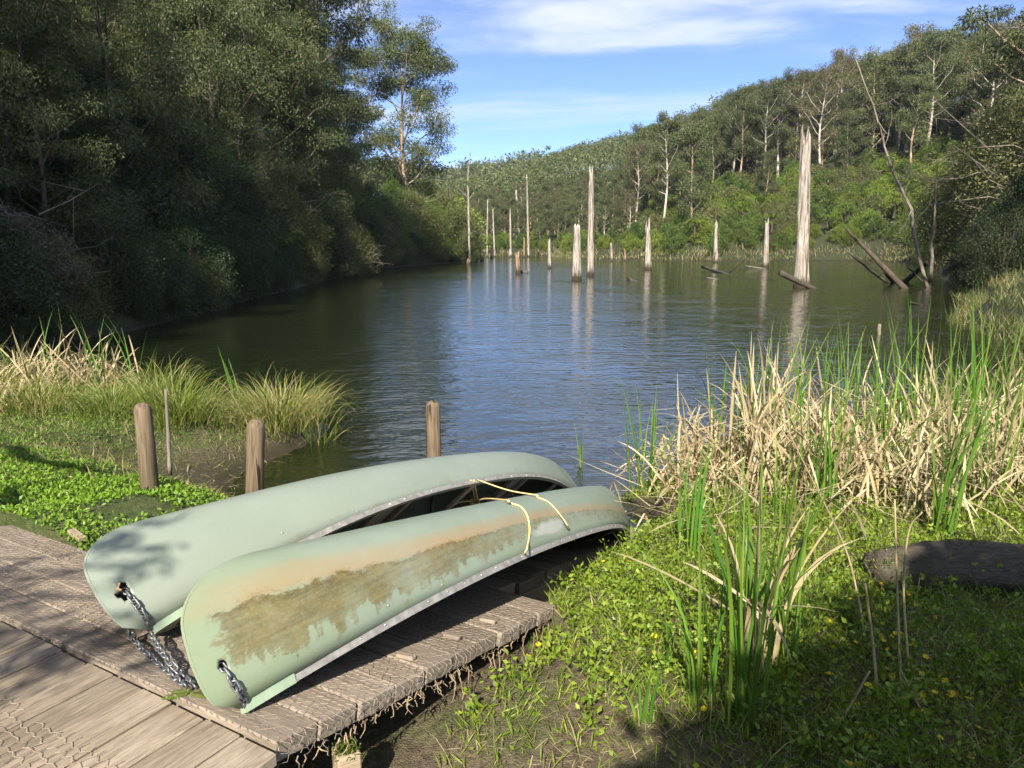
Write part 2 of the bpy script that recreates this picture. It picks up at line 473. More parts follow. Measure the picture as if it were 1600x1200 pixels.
def hull_mat(name, near):
    m, g = new_mat(name)
    uvn = g('UVMap').outputs[0]
    s = g('SeparateXYZ', {0: uvn})
    u, v = s.outputs[0], s.outputs[1]
    p = g('CombineXYZ', {0: g.math('MULTIPLY', u, 4.7), 1: g.math('MULTIPLY', v, 0.85), 2: 0.0}).outputs[0]
    big = g.noise(p, 1.3, 4, 0.55)
    med = g.noise(g.mapping(p, (1, 1.6, 1)), 6.0, 8, 0.72, 0.3)
    fine = g.noise(g.mapping(p, (1, 1.7, 1)), 30.0, 8, 0.8)
    streak = g.noise(g.mapping(p, (2.2, 26, 1), (0, 0, 0), (0, 0, R(3))), 2.0, 5, 0.6, 0.2)
    base = g.mix(g.ramp(big, [(0.35, 0.0), (0.65, 1.0)]), (0.20, 0.245, 0.18), (0.222, 0.265, 0.202))
    right = g.math('LESS_THAN', v, 1.0)
    if near:
        base = g.mix(g.ramp(u, [(0.0, 0.6), (0.14, 0.0)]), base, (0.225, 0.28, 0.145))           # sun-faded towards the bow
        top = g.ramp(u, [(0.0, 0.47), (0.09, 0.45), (0.145, 0.39), (0.2, 0.345), (0.32, 0.285), (0.5, 0.235), (0.75, 0.20), (1.0, 0.30)])   # old tide mark
        q = g.math('DIVIDE', v, top)
        qn = g.math('ADD', q, g.math('MULTIPLY', g.math('SUBTRACT', big, 0.5), 0.25))
        band = g.ramp(g.math('MULTIPLY', qn, 0.5), [(0.44, 0.0), (0.50, 1.0), (0.56, 0.8), (0.72, 0.0)], 'EASE')
        band = g.math('MULTIPLY', band, g.ramp(u, [(0.0, 0.15), (0.05, 0.75), (0.3, 0.95), (0.6, 0.9), (1.0, 0.6)]))
        band = g.math('MULTIPLY', band, g.ramp(g.math('ADD', g.math('MULTIPLY', med, 0.6), g.math('MULTIPLY', streak, 0.4)), [(0.34, 0.6), (0.58, 1.0)]))
        base = g.mix(g.math('MULTIPLY', band, right), base, (0.31, 0.205, 0.10))
        e = g.math('ADD', g.math('SUBTRACT', 1.0, q), g.math('MULTIPLY', g.math('SUBTRACT', med, 0.5), 0.42))
        upper = g.ramp(e, [(0.0, 0.0), (0.05, 1.0)])
        drip = g.noise(g.mapping(p, (16, 1.6, 1)), 1.0, 5, 0.65, 0.3)
        low = g.ramp(g.math('ADD', q, g.math('ADD', g.math('MULTIPLY', g.math('SUBTRACT', med, 0.5), 0.6), g.math('MULTIPLY', g.math('SUBTRACT', drip, 0.5), 1.1))), [(0.18, 0.0), (0.62, 1.0)])
        ends = g.ramp(g.math('ADD', u, g.math('MULTIPLY', g.math('SUBTRACT', med, 0.5), 0.06)), [(0.012, 0.0), (0.028, 1.0), (0.26, 0.95), (0.40, 0.55), (1.0, 0.6)])
        zone = g.math('MULTIPLY', g.math('MULTIPLY', upper, low), ends)
        grit = g.math('ADD', g.math('MULTIPLY', g.math('SUBTRACT', fine, 0.5), 1.0), g.math('MULTIPLY', g.math('SUBTRACT', med, 0.5), 0.8))
        alg = g.ramp(g.math('ADD', zone, grit), [(0.48, 0.0), (0.66, 0.8), (1.1, 1.0)])
        alg = g.math('MULTIPLY', g.math('MULTIPLY', alg, g.math('MINIMUM', g.math('MULTIPLY', zone, 4.0), 1.0)), right)
        spk = g.noise(p, 70.0, 5, 0.75)
        thin = g.math('MULTIPLY', g.ramp(g.noise(g.mapping(p, (1.0, 0.9, 1), (5, 2, 0)), 5.0, 9, 0.72, 0.4), [(0.38, 0.62), (0.54, 1.0)]), g.ramp(spk, [(0.34, 0.6), (0.50, 1.0)]))
        alg = g.math('MULTIPLY', alg, thin)
        acol = g.mix(g.ramp(g.math('ADD', g.math('MULTIPLY', med, 0.5), g.math('MULTIPLY', streak, 0.5)), [(0.38, 0.0), (0.62, 1.0)]), (0.085, 0.062, 0.018), (0.185, 0.145, 0.052))
        base = g.mix(g.math('MULTIPLY', alg, 0.93), base, acol)
        cr = g.ramp(g.math('ABSOLUTE', g.math('SUBTRACT', e, 0.06)), [(0.0, 1.0), (0.10, 0.0)])
        cr = g.math('MULTIPLY', g.math('MULTIPLY', cr, g.ramp(fine, [(0.46, 0.0), (0.54, 1.0)])), g.math('MULTIPLY', ends, right))
        base = g.mix(g.math('MULTIPLY', cr, 0.8), base, (0.09, 0.068, 0.025))
        pu = g.math('MULTIPLY', g.math('SUBTRACT', u, 0.455), 20.0)                            # pale worn patch
        pv = g.math('MULTIPLY', g.math('SUBTRACT', v, 0.15), 15.0)
        pd = g.math('SQRT', g.math('ADD', g.math('POWER', pu, 2.0), g.math('POWER', pv, 2.0)))
        pa = g.ramp(g.math('ADD', pd, g.math('MULTIPLY', g.math('SUBTRACT', med, 0.5), 1.3)), [(0.70, 1.0), (1.05, 0.0)])
        base = g.mix(g.math('MULTIPLY', pa, right), base, g.mix(g.ramp(big, [(0.4, 0.0), (0.6, 1.0)]), (0.31, 0.35, 0.30), (0.42, 0.37, 0.35)))
    else:
        base = g.mix(0.45, base, (0.245, 0.27, 0.24))
        d = g.math('MULTIPLY', g.ramp(v, [(0.02, 1.0), (0.16, 0.0)]), g.ramp(med, [(0.52, 0.0), (0.60, 1.0)]))
        d2 = g.ramp(g.math('ADD', g.math('MULTIPLY', med, 0.6), g.math('MULTIPLY', big, 0.4)), [(0.66, 0.0), (0.71, 1.0)])
        d = g.math('MULTIPLY', g.math('MAXIMUM', d, g.math('MULTIPLY', d2, 0.7)), g.ramp(fine, [(0.42, 0.2), (0.55, 1.0)]))
        base = g.mix(g.math('MULTIPLY', d, 0.75), base, (0.17, 0.15, 0.06))
    hair = g.noise(g.mapping(p, (1.0, 34, 1), (1, 3, 0), (0, 0, R(14))), 1.6, 3, 0.5, 1.2)
    base = g.mix(g.math('MULTIPLY', g.ramp(hair, [(0.705, 0.0), (0.73, 1.0)]), 0.4), base, (0.16, 0.17, 0.12))
    chalk = g.ramp(g.noise(g.mapping(p, (1, 1, 1), (7, 7, 0)), 2.6, 8, 0.7), [(0.45, 0.0), (0.75, 0.35)])
    base = g.mix(chalk, base, (0.30, 0.34, 0.29))
    sc = g.math('MULTIPLY', g.ramp(streak, [(0.70, 0.0), (0.76, 1.0)]), 0.35)
    base = g.mix(sc, base, (0.29, 0.32, 0.265))
    sp = g.ramp(g.noise(p, 90, 2, 0.5), [(0.72, 0.0), (0.76, 0.6)])
    base = g.mix(sp, base, (0.14, 0.12, 0.07))
    # inner side
    geo = g('NewGeometry').outputs['Backfacing']
    rough = g.ramp(fine, [(0.3, 0.38), (0.7, 0.58)])
    b = g('Bump', {'Strength': 0.12, 'Distance': 0.004, 'Height': g.math('ADD', fine, g.math('MULTIPLY', streak, 0.6))}).outputs[0]
    finish(g, principled(g, Base_Color=base, Roughness=rough, Spec=0.4, Normal=b))
    return m


M['hull_near'] = hull_mat('stained_green_hull', True)
M['hull_far'] = hull_mat('faded_green_hull', False)


def ground_mat():
    m, g = new_mat('bank_soil')
    co = g('TexCoord').outputs['Object']
    lawn = g('Attribute', attribute_name='lawn').outputs['Fac']
    hill = g('Attribute', attribute_name='hill').outputs['Fac']
    n = g.noise(co, 2.2, 6, 0.65)
    f = g.noise(co, 24, 6, 0.7)
    soil = g.ramp(f, [(0.3, (0.055, 0.040, 0.026)), (0.5, (0.125, 0.094, 0.062)), (0.72, (0.22, 0.17, 0.115))])
    grn = g.ramp(f, [(0.3, (0.03, 0.05, 0.012)), (0.7, (0.09, 0.13, 0.028))])
    c = g.mix(g.ramp(n, [(0.45, 0.0), (0.62, 0.55)]), soil, grn)
    c = g.mix(g.math('MULTIPLY', lawn, g.ramp(n, [(0.3, 0.6), (0.6, 1.0)])), c, grn)
    c = g.mix(hill, c, g.ramp(f, [(0.3, (0.022, 0.026, 0.012)), (0.7, (0.055, 0.058, 0.026))]))
    z = g('SeparateXYZ', {0: co}).outputs[2]
    wet = g.ramp(g.math('ADD', z, g.math('MULTIPLY', g.math('SUBTRACT', n, 0.5), 0.12)), [(0.03, 1.0), (0.20, 0.0)])
    c = g.mix(g.math('MULTIPLY', wet, 0.75), c, (0.032, 0.024, 0.016))
    r = g.ramp(wet, [(0.0, 0.9), (1.0, 0.35)])
    b = g('Bump', {'Strength': 0.8, 'Distance': 0.03, 'Height': g.math('ADD', f, g.noise(co, 90, 3, 0.6))}).outputs[0]
    finish(g, principled(g, Base_Color=c, Roughness=r, Spec=0.3, Normal=b))
    return m


M['ground'] = ground_mat()


def water_mat():
    m, g = new_mat('lake_water')
    co = g('TexCoord').outputs['Object']
    w = g('VectorMath', {0: co, 1: g('VectorMath', {0: g.noise(co, 0.35, 2, col=True), 1: (1.2, 1.2, 0)}, operation='MULTIPLY').outputs[0]}, operation='ADD').outputs[0]
    a = g.noise(g.mapping(w, (0.55, 1.5, 1), (0, 0, 0), (0, 0, R(8))), 2.1, 3, 0.5)
    b = g.noise(g.mapping(w, (0.7, 1.25, 1), (4, 1, 0), (0, 0, R(-14))), 6.0, 2, 0.5)
    c = g.noise(g.mapping(w, (0.5, 1.0, 1)), 0.55, 2, 0.5)
    gust = g.ramp(g.noise(g.mapping(co, (0.03, 0.07, 1), (0.4, 0.2, 0)), 1.0, 3, 0.6), [(0.36, 0.55), (0.6, 1.0)])
    h = g.math('ADD', g.math('MULTIPLY', a, 0.40), g.math('ADD', g.math('MULTIPLY', b, 0.15), g.math('MULTIPLY', c, 0.25)))
    # wind ripples: long faces towards the near shore, short steep backs
    wv_ = g('TexWave', {'Vector': w, 'Scale': 0.75, 'Distortion': 7.0, 'Detail': 3.0, 'Detail Scale': 1.6, 'Detail Roughness': 0.6}, wave_type='BANDS', bands_direction='Y', wave_profile='SAW').outputs[1]
    h = g.math('ADD', h, g.math('MULTIPLY', wv_, 0.13))
    h = g.math('MULTIPLY', h, gust)
    bp = g('Bump', {'Strength': 1.0, 'Distance': 0.08, 'Height': h}).outputs[0]
    col = g.ramp(g.noise(co, 0.1, 3), [(0.3, (0.009, 0.013, 0.005)), (0.7, (0.013, 0.017, 0.006))])
    finish(g, principled(g, Base_Color=col, Roughness=0.045, IOR=1.75, Spec=0.5, Normal=bp))
    return m


M['water'] = water_mat()

# ------------------------------------------------------------------ terrain
LAKE = np.array([(15.3, 25), (14.4, 22), (12.6, 17), (9.9, 13.4), (6.4, 11.2), (3.8, 10.0), (2.2, 8.8), (1.5, 7.7), (1.0, 7.0), (0.3, 6.7), (-0.5, 6.4),
                 (-1.3, 6.1), (-2.3, 6.7), (-2.95, 7.2), (-3.05, 7.9), (-2.8, 8.7), (-2.6, 9.3), (-2.55, 10.1), (-3.1, 10.8), (-4.6, 11.6), (-7, 12.3),
                 (-10, 13.2), (-12.6, 15), (-12.3, 19), (-11.4, 22), (-12.2, 31), (-13, 45), (-14, 60), (-14.8, 85), (-11, 105), (-7.4, 117),
                 (-7, 140), (-8, 175), (0, 188), (9, 180), (11, 160), (12.5, 146), (23, 134), (31, 123), (40, 125), (51, 132), (60, 126), (61, 108),
                 (46, 80), (33, 57), (28.6, 47.5), (24.7, 41), (19.7, 31)], float)


def lake_sd(X, Y):
    """signed distance to the shore, positive on land"""
    X = np.asarray(X, float)
    Y = np.asarray(Y, float)
    d2 = np.full(X.shape, 1e18)
    ins = np.zeros(X.shape, bool)
    n = len(LAKE)
    for i in range(n):
        ax, ay = LAKE[i]
        bx, by = LAKE[(i + 1) % n]
        ex, ey = bx - ax, by - ay
        t = np.clip(((X - ax) * ex + (Y - ay) * ey) / (ex * ex + ey * ey), 0, 1)
        d2 = np.minimum(d2, (X - ax - t * ex) ** 2 + (Y - ay - t * ey) ** 2)
        c = ((ay > Y) != (by > Y)) & (X < (bx - ax) * (Y - ay) / (by - ay + 1e-12) + ax)
        ins ^= c
    d = np.sqrt(d2)
    return np.where(ins, -d, d)


CTRL = np.array([(-.3, 2.2, .36), (.5, 2.6, .45), (.22, 3.9, .50), (1, 3, .50), (2, 3, .52), (1.2, 5, .40), (3, 5, .42), (.9, 6.2, .22), (4, 8, .25),
                 (0, .5, .80), (1.5, 1.5, .60), (6, 6, .40), (6, 2, .70), (-1, 3.5, .40), (-1.2, 5, .28), (-2.0, 3.0, .50), (-2.7, 4.9, .80), (-4, 4.2, .92),
                 (-2.75, 5.5, .74), (-4, 6, .76), (-2.3, 6.2, .30), (-3.6, 7.6, .16), (-6, 9, .50), (-3.2, 9.8, .32), (-9, 8, .95), (-4, 0, .8), (0, -3, .9), (-5, 8, .5),
                 (-1.6, 4.4, .40), (-3.4, 3.9, .84), (-3, 2.5, .5), (8, -3, 1.), (-9, -3, 1.2), (3, 9, .2), (8, 11, .3), (-8, 11.5, .4), (0, -10, 1.1), (-10, 3, 1.1)])
_sky = np.array([(-800, 300), (300, 300), (560, 292), (640, 288), (700, 284), (760, 273), (830, 252), (900, 226), (960, 212), (1035, 190), (1100, 168), (1160, 134), (1230, 122),
                 (1300, 102), (1360, 84), (1420, 66), (1480, 55), (1540, 50), (1600, 48), (1900, 60), (2600, 200)], float)


def _azel(px, py):
    d = ray(px, py)
    return math.degrees(math.atan2(d[0], d[1])), math.atan2(d[2], math.hypot(d[0], d[1]))


_AZ = np.array([_azel(x, y)[0] for x, y in _sky])
_EL = np.array([_azel(x, y)[1] for x, y in _sky])
_R1px = np.array([(-800, 1100), (700, 1100), (770, 900), (830, 620), (900, 470), (1000, 360), (1100, 300), (1200, 262), (1400, 235), (1600, 220), (2600, 200)], float)
_R1AZ = np.array([_azel(x, 300)[0] for x, _ in _R1px])


def sstep(a, b, x):
    t = np.clip((x - a) / (b - a), 0, 1)
    return t * t * (3 - 2 * t)


def wob(x, y, s, k=0):
    return (np.sin(x * s * 1.0 + 1.3 + k) * np.cos(y * s * 1.17 + .4 * k) + .5 * np.sin(x * s * 2.3 - y * s * 1.9 + 2.1 * k) + .25 * np.cos(x * s * 4.7 + y * s * 5.3 + k))


def height(X, Y):
    X = np.asarray(X, float)
    Y = np.asarray(Y, float)
    d = lake_sd(X, Y)
    r = np.hypot(X, Y)
    az = np.degrees(np.arctan2(X, Y))
    num = np.zeros(X.shape)
    den = np.zeros(X.shape)
    for cx, cyy, cz in CTRL:
        w = 1 / (((X - cx) ** 2 + (Y - cyy) ** 2 + .05) ** 1.6)
        num += w * cz
        den += w
    near = num / den + wob(X, Y, 3.1) * .018 + wob(X, Y, 9, 2) * .008
    w = sstep(11, 20, r)
    base = near * (1 - w) + w * (.55 + wob(X, Y, .5) * .15)
    dp = np.maximum(d, 0)
    r1 = np.interp(az, _R1AZ, _R1px[:, 1])
    zr = np.maximum(r1 * np.tan(np.interp(az, _AZ, _EL)) + 2.5 - 17, 6)
    t = dp / (dp + np.maximum(r1 - r, 0) + 1e-6)
    hr = np.where(r < r1, zr * t ** .85, zr * np.maximum(0, 1 - (r - r1) / (1.2 * r1)))
    hr = hr * sstep(14, 40, r) * (1 - sstep(75, 110, np.abs(az)))
    hl = 38 * (1 - np.exp(-np.maximum(dp - 1.2, 0) * .62 / 38))
    hl = hl * np.clip((-5.5 - az) / 7, 0, 1) * sstep(9, 14, -X + np.maximum(Y - 60, 0) * .3) * (1 - sstep(150, 260, r))
    hill = np.maximum(hr, hl)
    hill = hill + wob(X, Y, .08) * .02 * np.minimum(hill, 30)
    land = base * (1 - np.exp(-dp / .55)) + hill
    # bench under the timber ramp: keep the soil below the boards
    al = (X - DO[0]) * DA[0] + (Y - DO[1]) * DA[1]
    le = (X - DO[0]) * DL[0] + (Y - DO[1]) * DL[1]
    lo_ = .30 * sstep(1.75, 2.1, al)
    under = (sstep(-.20, .05, le - lo_)) * (1 - sstep(1.35, 1.6, le)) * (al > -2.6) * (al < 5)
    wide = (sstep(-.25, .0, le)) * (al > -2.6) * (al < RAMP_TOP + .02)
    lid = DZ - .16 - np.maximum(al, 0) * RSL
    land = np.where((under > .01) | (wide > .01), np.minimum(land, lid - .05 * np.maximum(under, wide)), land)
    lakebed = np.maximum(-1.4, d * .22)
    return np.where(d > 0, np.maximum(land, -.02), lakebed)


# timber frame of reference: start corner, direction down the ramp, direction to its left
DO, DZ, RSL, RAMP_TOP = np.array([-.735, 2.10]), .92, math.tan(.2), .80
_ya = 1.045
DA = np.array([math.cos(_ya), math.sin(_ya)])
DL = np.array([-DA[1], DA[0]])

th = np.concatenate([np.arange(-48, 48.01, .36), np.arange(50, 310, 2.6)])
rr = np.geomspace(.45, 1700, 300)
TH, RR = np.meshgrid(np.radians(th), rr, indexing='xy')
GX, GY = RR * np.sin(TH), RR * np.cos(TH)
GZ = height(GX, GY)
nr, nt_ = GX.shape
V = np.stack([GX, GY, GZ], -1).reshape(-1, 3)
i, j = np.meshgrid(np.arange(nr - 1), np.arange(nt_), indexing='ij')
jn = (j + 1) % nt_
F = np.stack([i * nt_ + j, (i + 1) * nt_ + j, (i + 1) * nt_ + jn, i * nt_ + jn], -1).reshape(-1, 4)
cent = np.array([[0, 0, float(height(np.array([0.]), np.array([0.]))[0])]])
V = np.concatenate([V, cent])
me = mesh('bank_and_hills', V, F[:, ::-1].copy(), M['ground'], True)
bmx = bmesh.new()
bmx.from_mesh(me)
bmx.verts.ensure_lookup_table()
for q in range(nt_):
    bmx.faces.new((bmx.verts[len(V) - 1], bmx.verts[(q + 1) % nt_], bmx.verts[q]))
bmesh.ops.recalc_face_normals(bmx, faces=bmx.faces[:])
if sum(f.normal.z for f in list(bmx.faces)[:2000]) < 0:
    bmesh.ops.reverse_faces(bmx, faces=bmx.faces[:])
bmx.to_mesh(me)
bmx.free()
me.polygons.foreach_set("use_smooth", np.ones(len(me.polygons), dtype=bool))
xs, ys = V[:, 0], V[:, 1]
lawn = np.exp(-(((xs + 4.3) / 2.2) ** 2 + ((ys - 5.0) / 1.7) ** 2)) * 1.6
lawn = np.clip(np.maximum(lawn, np.exp(-(((xs + 6.5) / 3) ** 2 + ((ys - 7.5) / 2.5) ** 2))), 0, 1)
hillf = sstep(16, 26, np.hypot(xs, ys))
for nm, dat in (('lawn', lawn), ('hill', hillf)):
    a = me.attributes.new(nm, 'FLOAT', 'POINT')
    a.data.foreach_set("value", dat.astype(np.float32))
tag(obj('ground_terrain', me), kind='structure')

# water sheet
wv = np.array([(-60, 3, 0), (90, 3, 0), (90, 215, 0), (-60, 215, 0)], float)
tag(obj('lake_water', mesh('lake_water', wv, [(0, 1, 2, 3)], M['water'])), kind='structure')


def gz(x, y):
    return float(height(np.array([x], float), np.array([y], float))[0])


#@@PART2
# ------------------------------------------------------------------ tree builders (meshes only)
def leaf_cloud(cs, rads, counts, rng, L, W, flat=.7, hang=.6, shell=.45, up=0.0):
    Ps, Ds, Ts = [], [], []
    for c, r, n in zip(cs, rads, counts):
        n = int(n)
        if n < 1:
            continue
        d = nrm(rng.normal(size=(n, 3)))
        p = c + d * (rng.random(n) ** shell * r)[:, None] * np.array([1, 1, flat])
        D = nrm(d * .5 + np.array([0, 0, -hang + up]) + rng.normal(size=(n, 3)) * .65)
        Ps.append(p)
        Ds.append(D)
        tb = rng.random()
        Ts.append(np.clip(rng.normal(.35 + .3 * tb, .2, n), 0, 1))
    P, D, T = np.concatenate(Ps), np.concatenate(Ds), np.concatenate(Ts)
    n = len(P)
    s = rng.uniform(.7, 1.3, n)
    Vv, Ff = leafquads(P, D, L * s, W * s, rng)
    return Vv, Ff, T


def eucalypt(seed, H=28, cb=.38, spread=5.0, nl=15, lpc=150, L=.30, W=.11, cr=1.35, trunk_r=None, leafm='euc', barkm='bark', sides=7, lean=.03, sub=3):
    rng = rs(seed)
    tr = trunk_r or H * .014
    n = 10
    tt = np.linspace(0, 1, n)
    ph = rng.uniform(0, 6.28, 2)
    path = np.stack([H * (lean * tt ** 1.5 * math.cos(ph[0]) + .012 * np.sin(tt * 7 + ph[0])), H * (lean * tt ** 1.5 * math.sin(ph[0]) + .012 * np.sin(tt * 6 + ph[1])), tt * H * .95], 1)
    rad = tr * (1 - .86 * tt) * (1 + .55 * np.exp(-tt * 22))
    mb = MB()
    mb.tube(path, rad, sides)
    cs, rads = [], []
    for k in range(nl):
        t = cb + (1 - cb) * ((k + .3 + .5 * rng.random()) / nl) ** .95
        t = min(t, .98)
        p0 = np.array([np.interp(t, tt, path[:, c]) for c in range(3)])
        q = (t - cb) / (1 - cb)
        env = spread * (.60 + .45 * math.sin(math.pi * min(1, q * .9 + .12))) * (1 - .45 * q ** 2) * rng.uniform(.75, 1.2)
        az = k * 2.4 + rng.uniform(-.5, .5)
        up = rng.uniform(.25, .65) + .45 * q
        dirv = np.array([math.cos(az) * math.cos(up), math.sin(az) * math.cos(up), math.sin(up)])
        ln = env / max(.4, math.cos(up))
        pts = [p0 + dirv * ln * s + np.array([0, 0, ln * .16 * s * s]) + rng.normal(size=3) * .05 * ln * s for s in np.linspace(0, 1, 5)]
        r0 = np.interp(t, tt, rad) * .45 + .012
        mb.tube(pts, r0 * np.linspace(1, .25, 5), 5, False)
        for s in range(sub):
            f = .5 + .5 * (s + .6) / sub
            b = np.array(pts[int(round(f * 4))])
            off = nrm(rng.normal(size=3)) * ln * .26 + np.array([0, 0, ln * .08])
            e = b + off
            mb.tube([b, b + off * .55 + rng.normal(size=3) * .04 * ln, e], [r0 * .32, r0 * .22, r0 * .1], 4, False)
            cs.append(e)
            rads.append(cr * rng.uniform(.7, 1.25) * (.8 + .3 * (1 - q)))
        cs.append(np.array(pts[-1]))
        rads.append(cr * rng.uniform(.8, 1.2))
    for k in range(4):
        cs.append(path[-1] + rng.normal(size=3) * np.array([.8, .8, .4]) * cr * .6)
        rads.append(cr * rng.uniform(.7, 1.0))
    rads = np.array(rads)
    cnt = lpc * (rads / cr) ** 2
    Vv, Ff, T = leaf_cloud(cs, rads, cnt, rng, L, W, .62, .75, .5)
    return mb.mesh('trunk', M[barkm]), mesh('crown', Vv, Ff, M[leafm], False, T)


def bushy(seed, Rr=3.0, H=6.0, nc=40, lpc=140, L=.16, W=.085, leafm='bush', barkm='bark_dark', low=.06, hang=.15, stems=4, shape=.8, cr=None, bare=0):
    rng = rs(seed)
    mb = MB()
    cs, rads = [], []
    cr = cr or Rr * .34
    for k in range(nc):
        z = low + (1 - low) * ((k + rng.random()) / nc)
        w = math.sqrt(max(0, 1 - abs(2 * (z * .92 + .06) - .85) ** 2.2)) if z > .2 else .55 + 2.0 * z
        az = k * 2.4 + rng.uniform(-.6, .6)
        rho = Rr * min(w, 1) * rng.uniform(.55, 1.0) * (1 - .2 * z)
        c = np.array([math.cos(az) * rho, math.sin(az) * rho, z * H * .93])
        cs.append(c)
        rads.append(cr * rng.uniform(.65, 1.25))
        if k % 3 == 0:
            b = np.array([c[0] * .12, c[1] * .12, c[2] * .35])
            mb.tube([b, b * .4 + c * .6 - np.array([0, 0, .05 * H]), c], [.018 * H * .5, .008 * H * .6, .003 * H], 4, False)
    for s in range(stems):
        a = s * 6.28 / stems + rng.random()
        mb.tube([(math.cos(a) * .04 * Rr, math.sin(a) * .04 * Rr, -.25), (math.cos(a) * .08 * Rr, math.sin(a) * .08 * Rr, H * .3), (math.cos(a) * .3 * Rr, math.sin(a) * .3 * Rr, H * .75)], [.02 * H, .014 * H, .005 * H], 5)
    for s in range(bare):
        a = rng.uniform(0, 6.28)
        z = rng.uniform(.15, .9) * H
        d = np.array([math.cos(a), math.sin(a), rng.uniform(-.1, .5)])
        p = np.array([0, 0, z]) + d * Rr * .4
        q = p + d * Rr * .9 + rng.normal(size=3) * .15 * Rr
        mb.tube([p, (p + q) / 2 + rng.normal(size=3) * .08 * Rr, q], [.03, .02, .006], 4, False)
        for _ in range(3):
            f = rng.uniform(.4, .9)
            b = p + (q - p) * f
            mb.tube([b, b + rng.normal(size=3) * .28 * Rr], [.014, .004], 3, False)
    rads = np.array(rads)
    Vv, Ff, T = leaf_cloud(cs, rads, lpc * (rads / cr) ** 2, rng, L, W, shape, hang, .42, .1)
    return mb.mesh('trunk', M[barkm]), mesh('crown', Vv, Ff, M[leafm], False, T)


def frond(rng, ln, rise, droop, width, npin=18, az=0.0, wpin=.030, base=(0, 0, 0)):
    """one fern frond: rachis strip and tapering pinnae, returns V, F(quads)"""
    s = np.linspace(0, 1, npin + 2)
    x = ln * (s - .18 * s ** 3)
    z = rise * np.sin(s * 1.5) * ln - droop * ln * s ** 2.4
    C = np.stack([x, np.zeros_like(s), z], 1)
    T = nrm(np.gradient(C, axis=0))
    Vs, Fs = [], []
    k = 0
    for i in range(len(s) - 1):
        r = .006 * ln
        Vs += [C[i] + (0, r, 0), C[i] - (0, r, 0), C[i + 1] - (0, r * .8, 0), C[i + 1] + (0, r * .8, 0)]
        Fs.append((k, k + 1, k + 2, k + 3))
        k += 4
    for i in range(1, len(s) - 1):
        pw = width * ln * math.sin(math.pi * (s[i] * .86 + .12)) ** .8 * (1.15 - .55 * s[i])
        for sg in (-1, 1):
            d = nrm(np.array([T[i][0] * .45, sg * 1.0, T[i][2] * .45 - .22 - .15 * rng.random()]))
            tip = C[i] + d * pw
            wv_ = T[i] * (ln / npin) * .48
            m = C[i] + d * pw * .4
            Vs += [C[i] - wv_ * .5, m + wv_ * .9, tip, m - wv_ * .7]
            Fs.append((k, k + 1, k + 2, k + 3))
            k += 4
    Vv = np.array(Vs)
    c, sn = math.cos(az), math.sin(az)
    Vv = np.stack([Vv[:, 0] * c - Vv[:, 1] * sn, Vv[:, 0] * sn + Vv[:, 1] * c, Vv[:, 2]], 1) + np.array(base)
    return Vv, np.array(Fs)


def tree_fern(seed, H=2.2, ln=1.9, nf=16):
    rng = rs(seed)
    mb = MB()
    tt = np.linspace(0, 1, 6)
    mb.tube(np.stack([.1 * np.sin(tt * 3), .08 * tt, tt * H - .2], 1), .15 - .04 * tt + .02 * rng.random(6), 8)
    Vs, Fs, Ts, n = [], [], [], 0
    for k in range(nf):
        v, f = frond(rng, ln * rng.uniform(.75, 1.1), rng.uniform(.25, .6), rng.uniform(.25, .75), .22, 16, k * 2.4 + rng.random() * .4, base=(.1 * math.sin(3), .08, H - .2))
        Vs.append(v)
        Fs.append(f + n)
        n += len(v)
        Ts.append(np.full(len(f), np.clip(rng.normal(.5, .25), 0, 1)))
    return mb.mesh('trunk', M['bark_dark']), mesh('crown', np.concatenate(Vs), np.concatenate(Fs), M['fern'], False, np.concatenate(Ts))


def plant(name, label, cat, protos, loc, rz, scale, group=None):
    t = thing(name, label, cat, loc, rz, group, scale)
    obj('trunk', protos[0], t)
    obj('crown', protos[1], t)
    return t


# ------------------------------------------------------------------ trees: prototypes
rng = rs(7)
EUC = [eucalypt(s, 30, .26, 5.2, 20, 400, .30, .085, 1.35) for s in (11, 12, 13)]
EUCL = [eucalypt(s, 21, .06, 4.6, 22, 420, .22, .065, 1.45, barkm='bark_dark') for s in (15, 16)]
EUCW = [eucalypt(s, 30, .30, 5.0, 18, 190, .46, .18, 1.95, leafm='euc_far', barkm='bark', sides=6) for s in (21, 22, 23, 24)]
EUCN = eucalypt(25, 30, .36, 5.0, 17, 170, .46, .17, 1.85, leafm='euc_far', barkm='bark_white', sides=6)
EUCD = [eucalypt(s, 30, .28, 5.2, 17, 130, .44, .15, 1.8, leafm='euc_dry', barkm='bark_white', sides=6) for s in (26, 27)]
EUCB = [eucalypt(s, 27, .14, 5.4, 20, 190, .46, .19, 2.1, leafm='euc_far', barkm='bark', sides=6) for s in (31, 32)]
BUSH = [bushy(s, 3.0, 6.5, 50, 560, .13, .05, 'bush') for s in (41, 42)]
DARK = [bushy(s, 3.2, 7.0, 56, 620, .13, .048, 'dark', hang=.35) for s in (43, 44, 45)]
OLIVE = [bushy(s, 3.0, 6.0, 50, 480, .13, .05, 'olive', barkm='twig', bare=10) for s in (46, 47)]
BRIGHT = [bushy(s, 3.0, 5.0, 40, 170, .28, .14, 'bright') for s in (48, 49)]
MIDB = [bushy(s, 3.0, 5.5, 40, 170, .28, .13, 'bush') for s in (50, 51)]
OLVF = [bushy(s, 3.0, 5.0, 40, 150, .28, .12, 'olive', bare=6, barkm='twig') for s in (52, 53)]
FERN = [tree_fern(s) for s in (61, 62)]

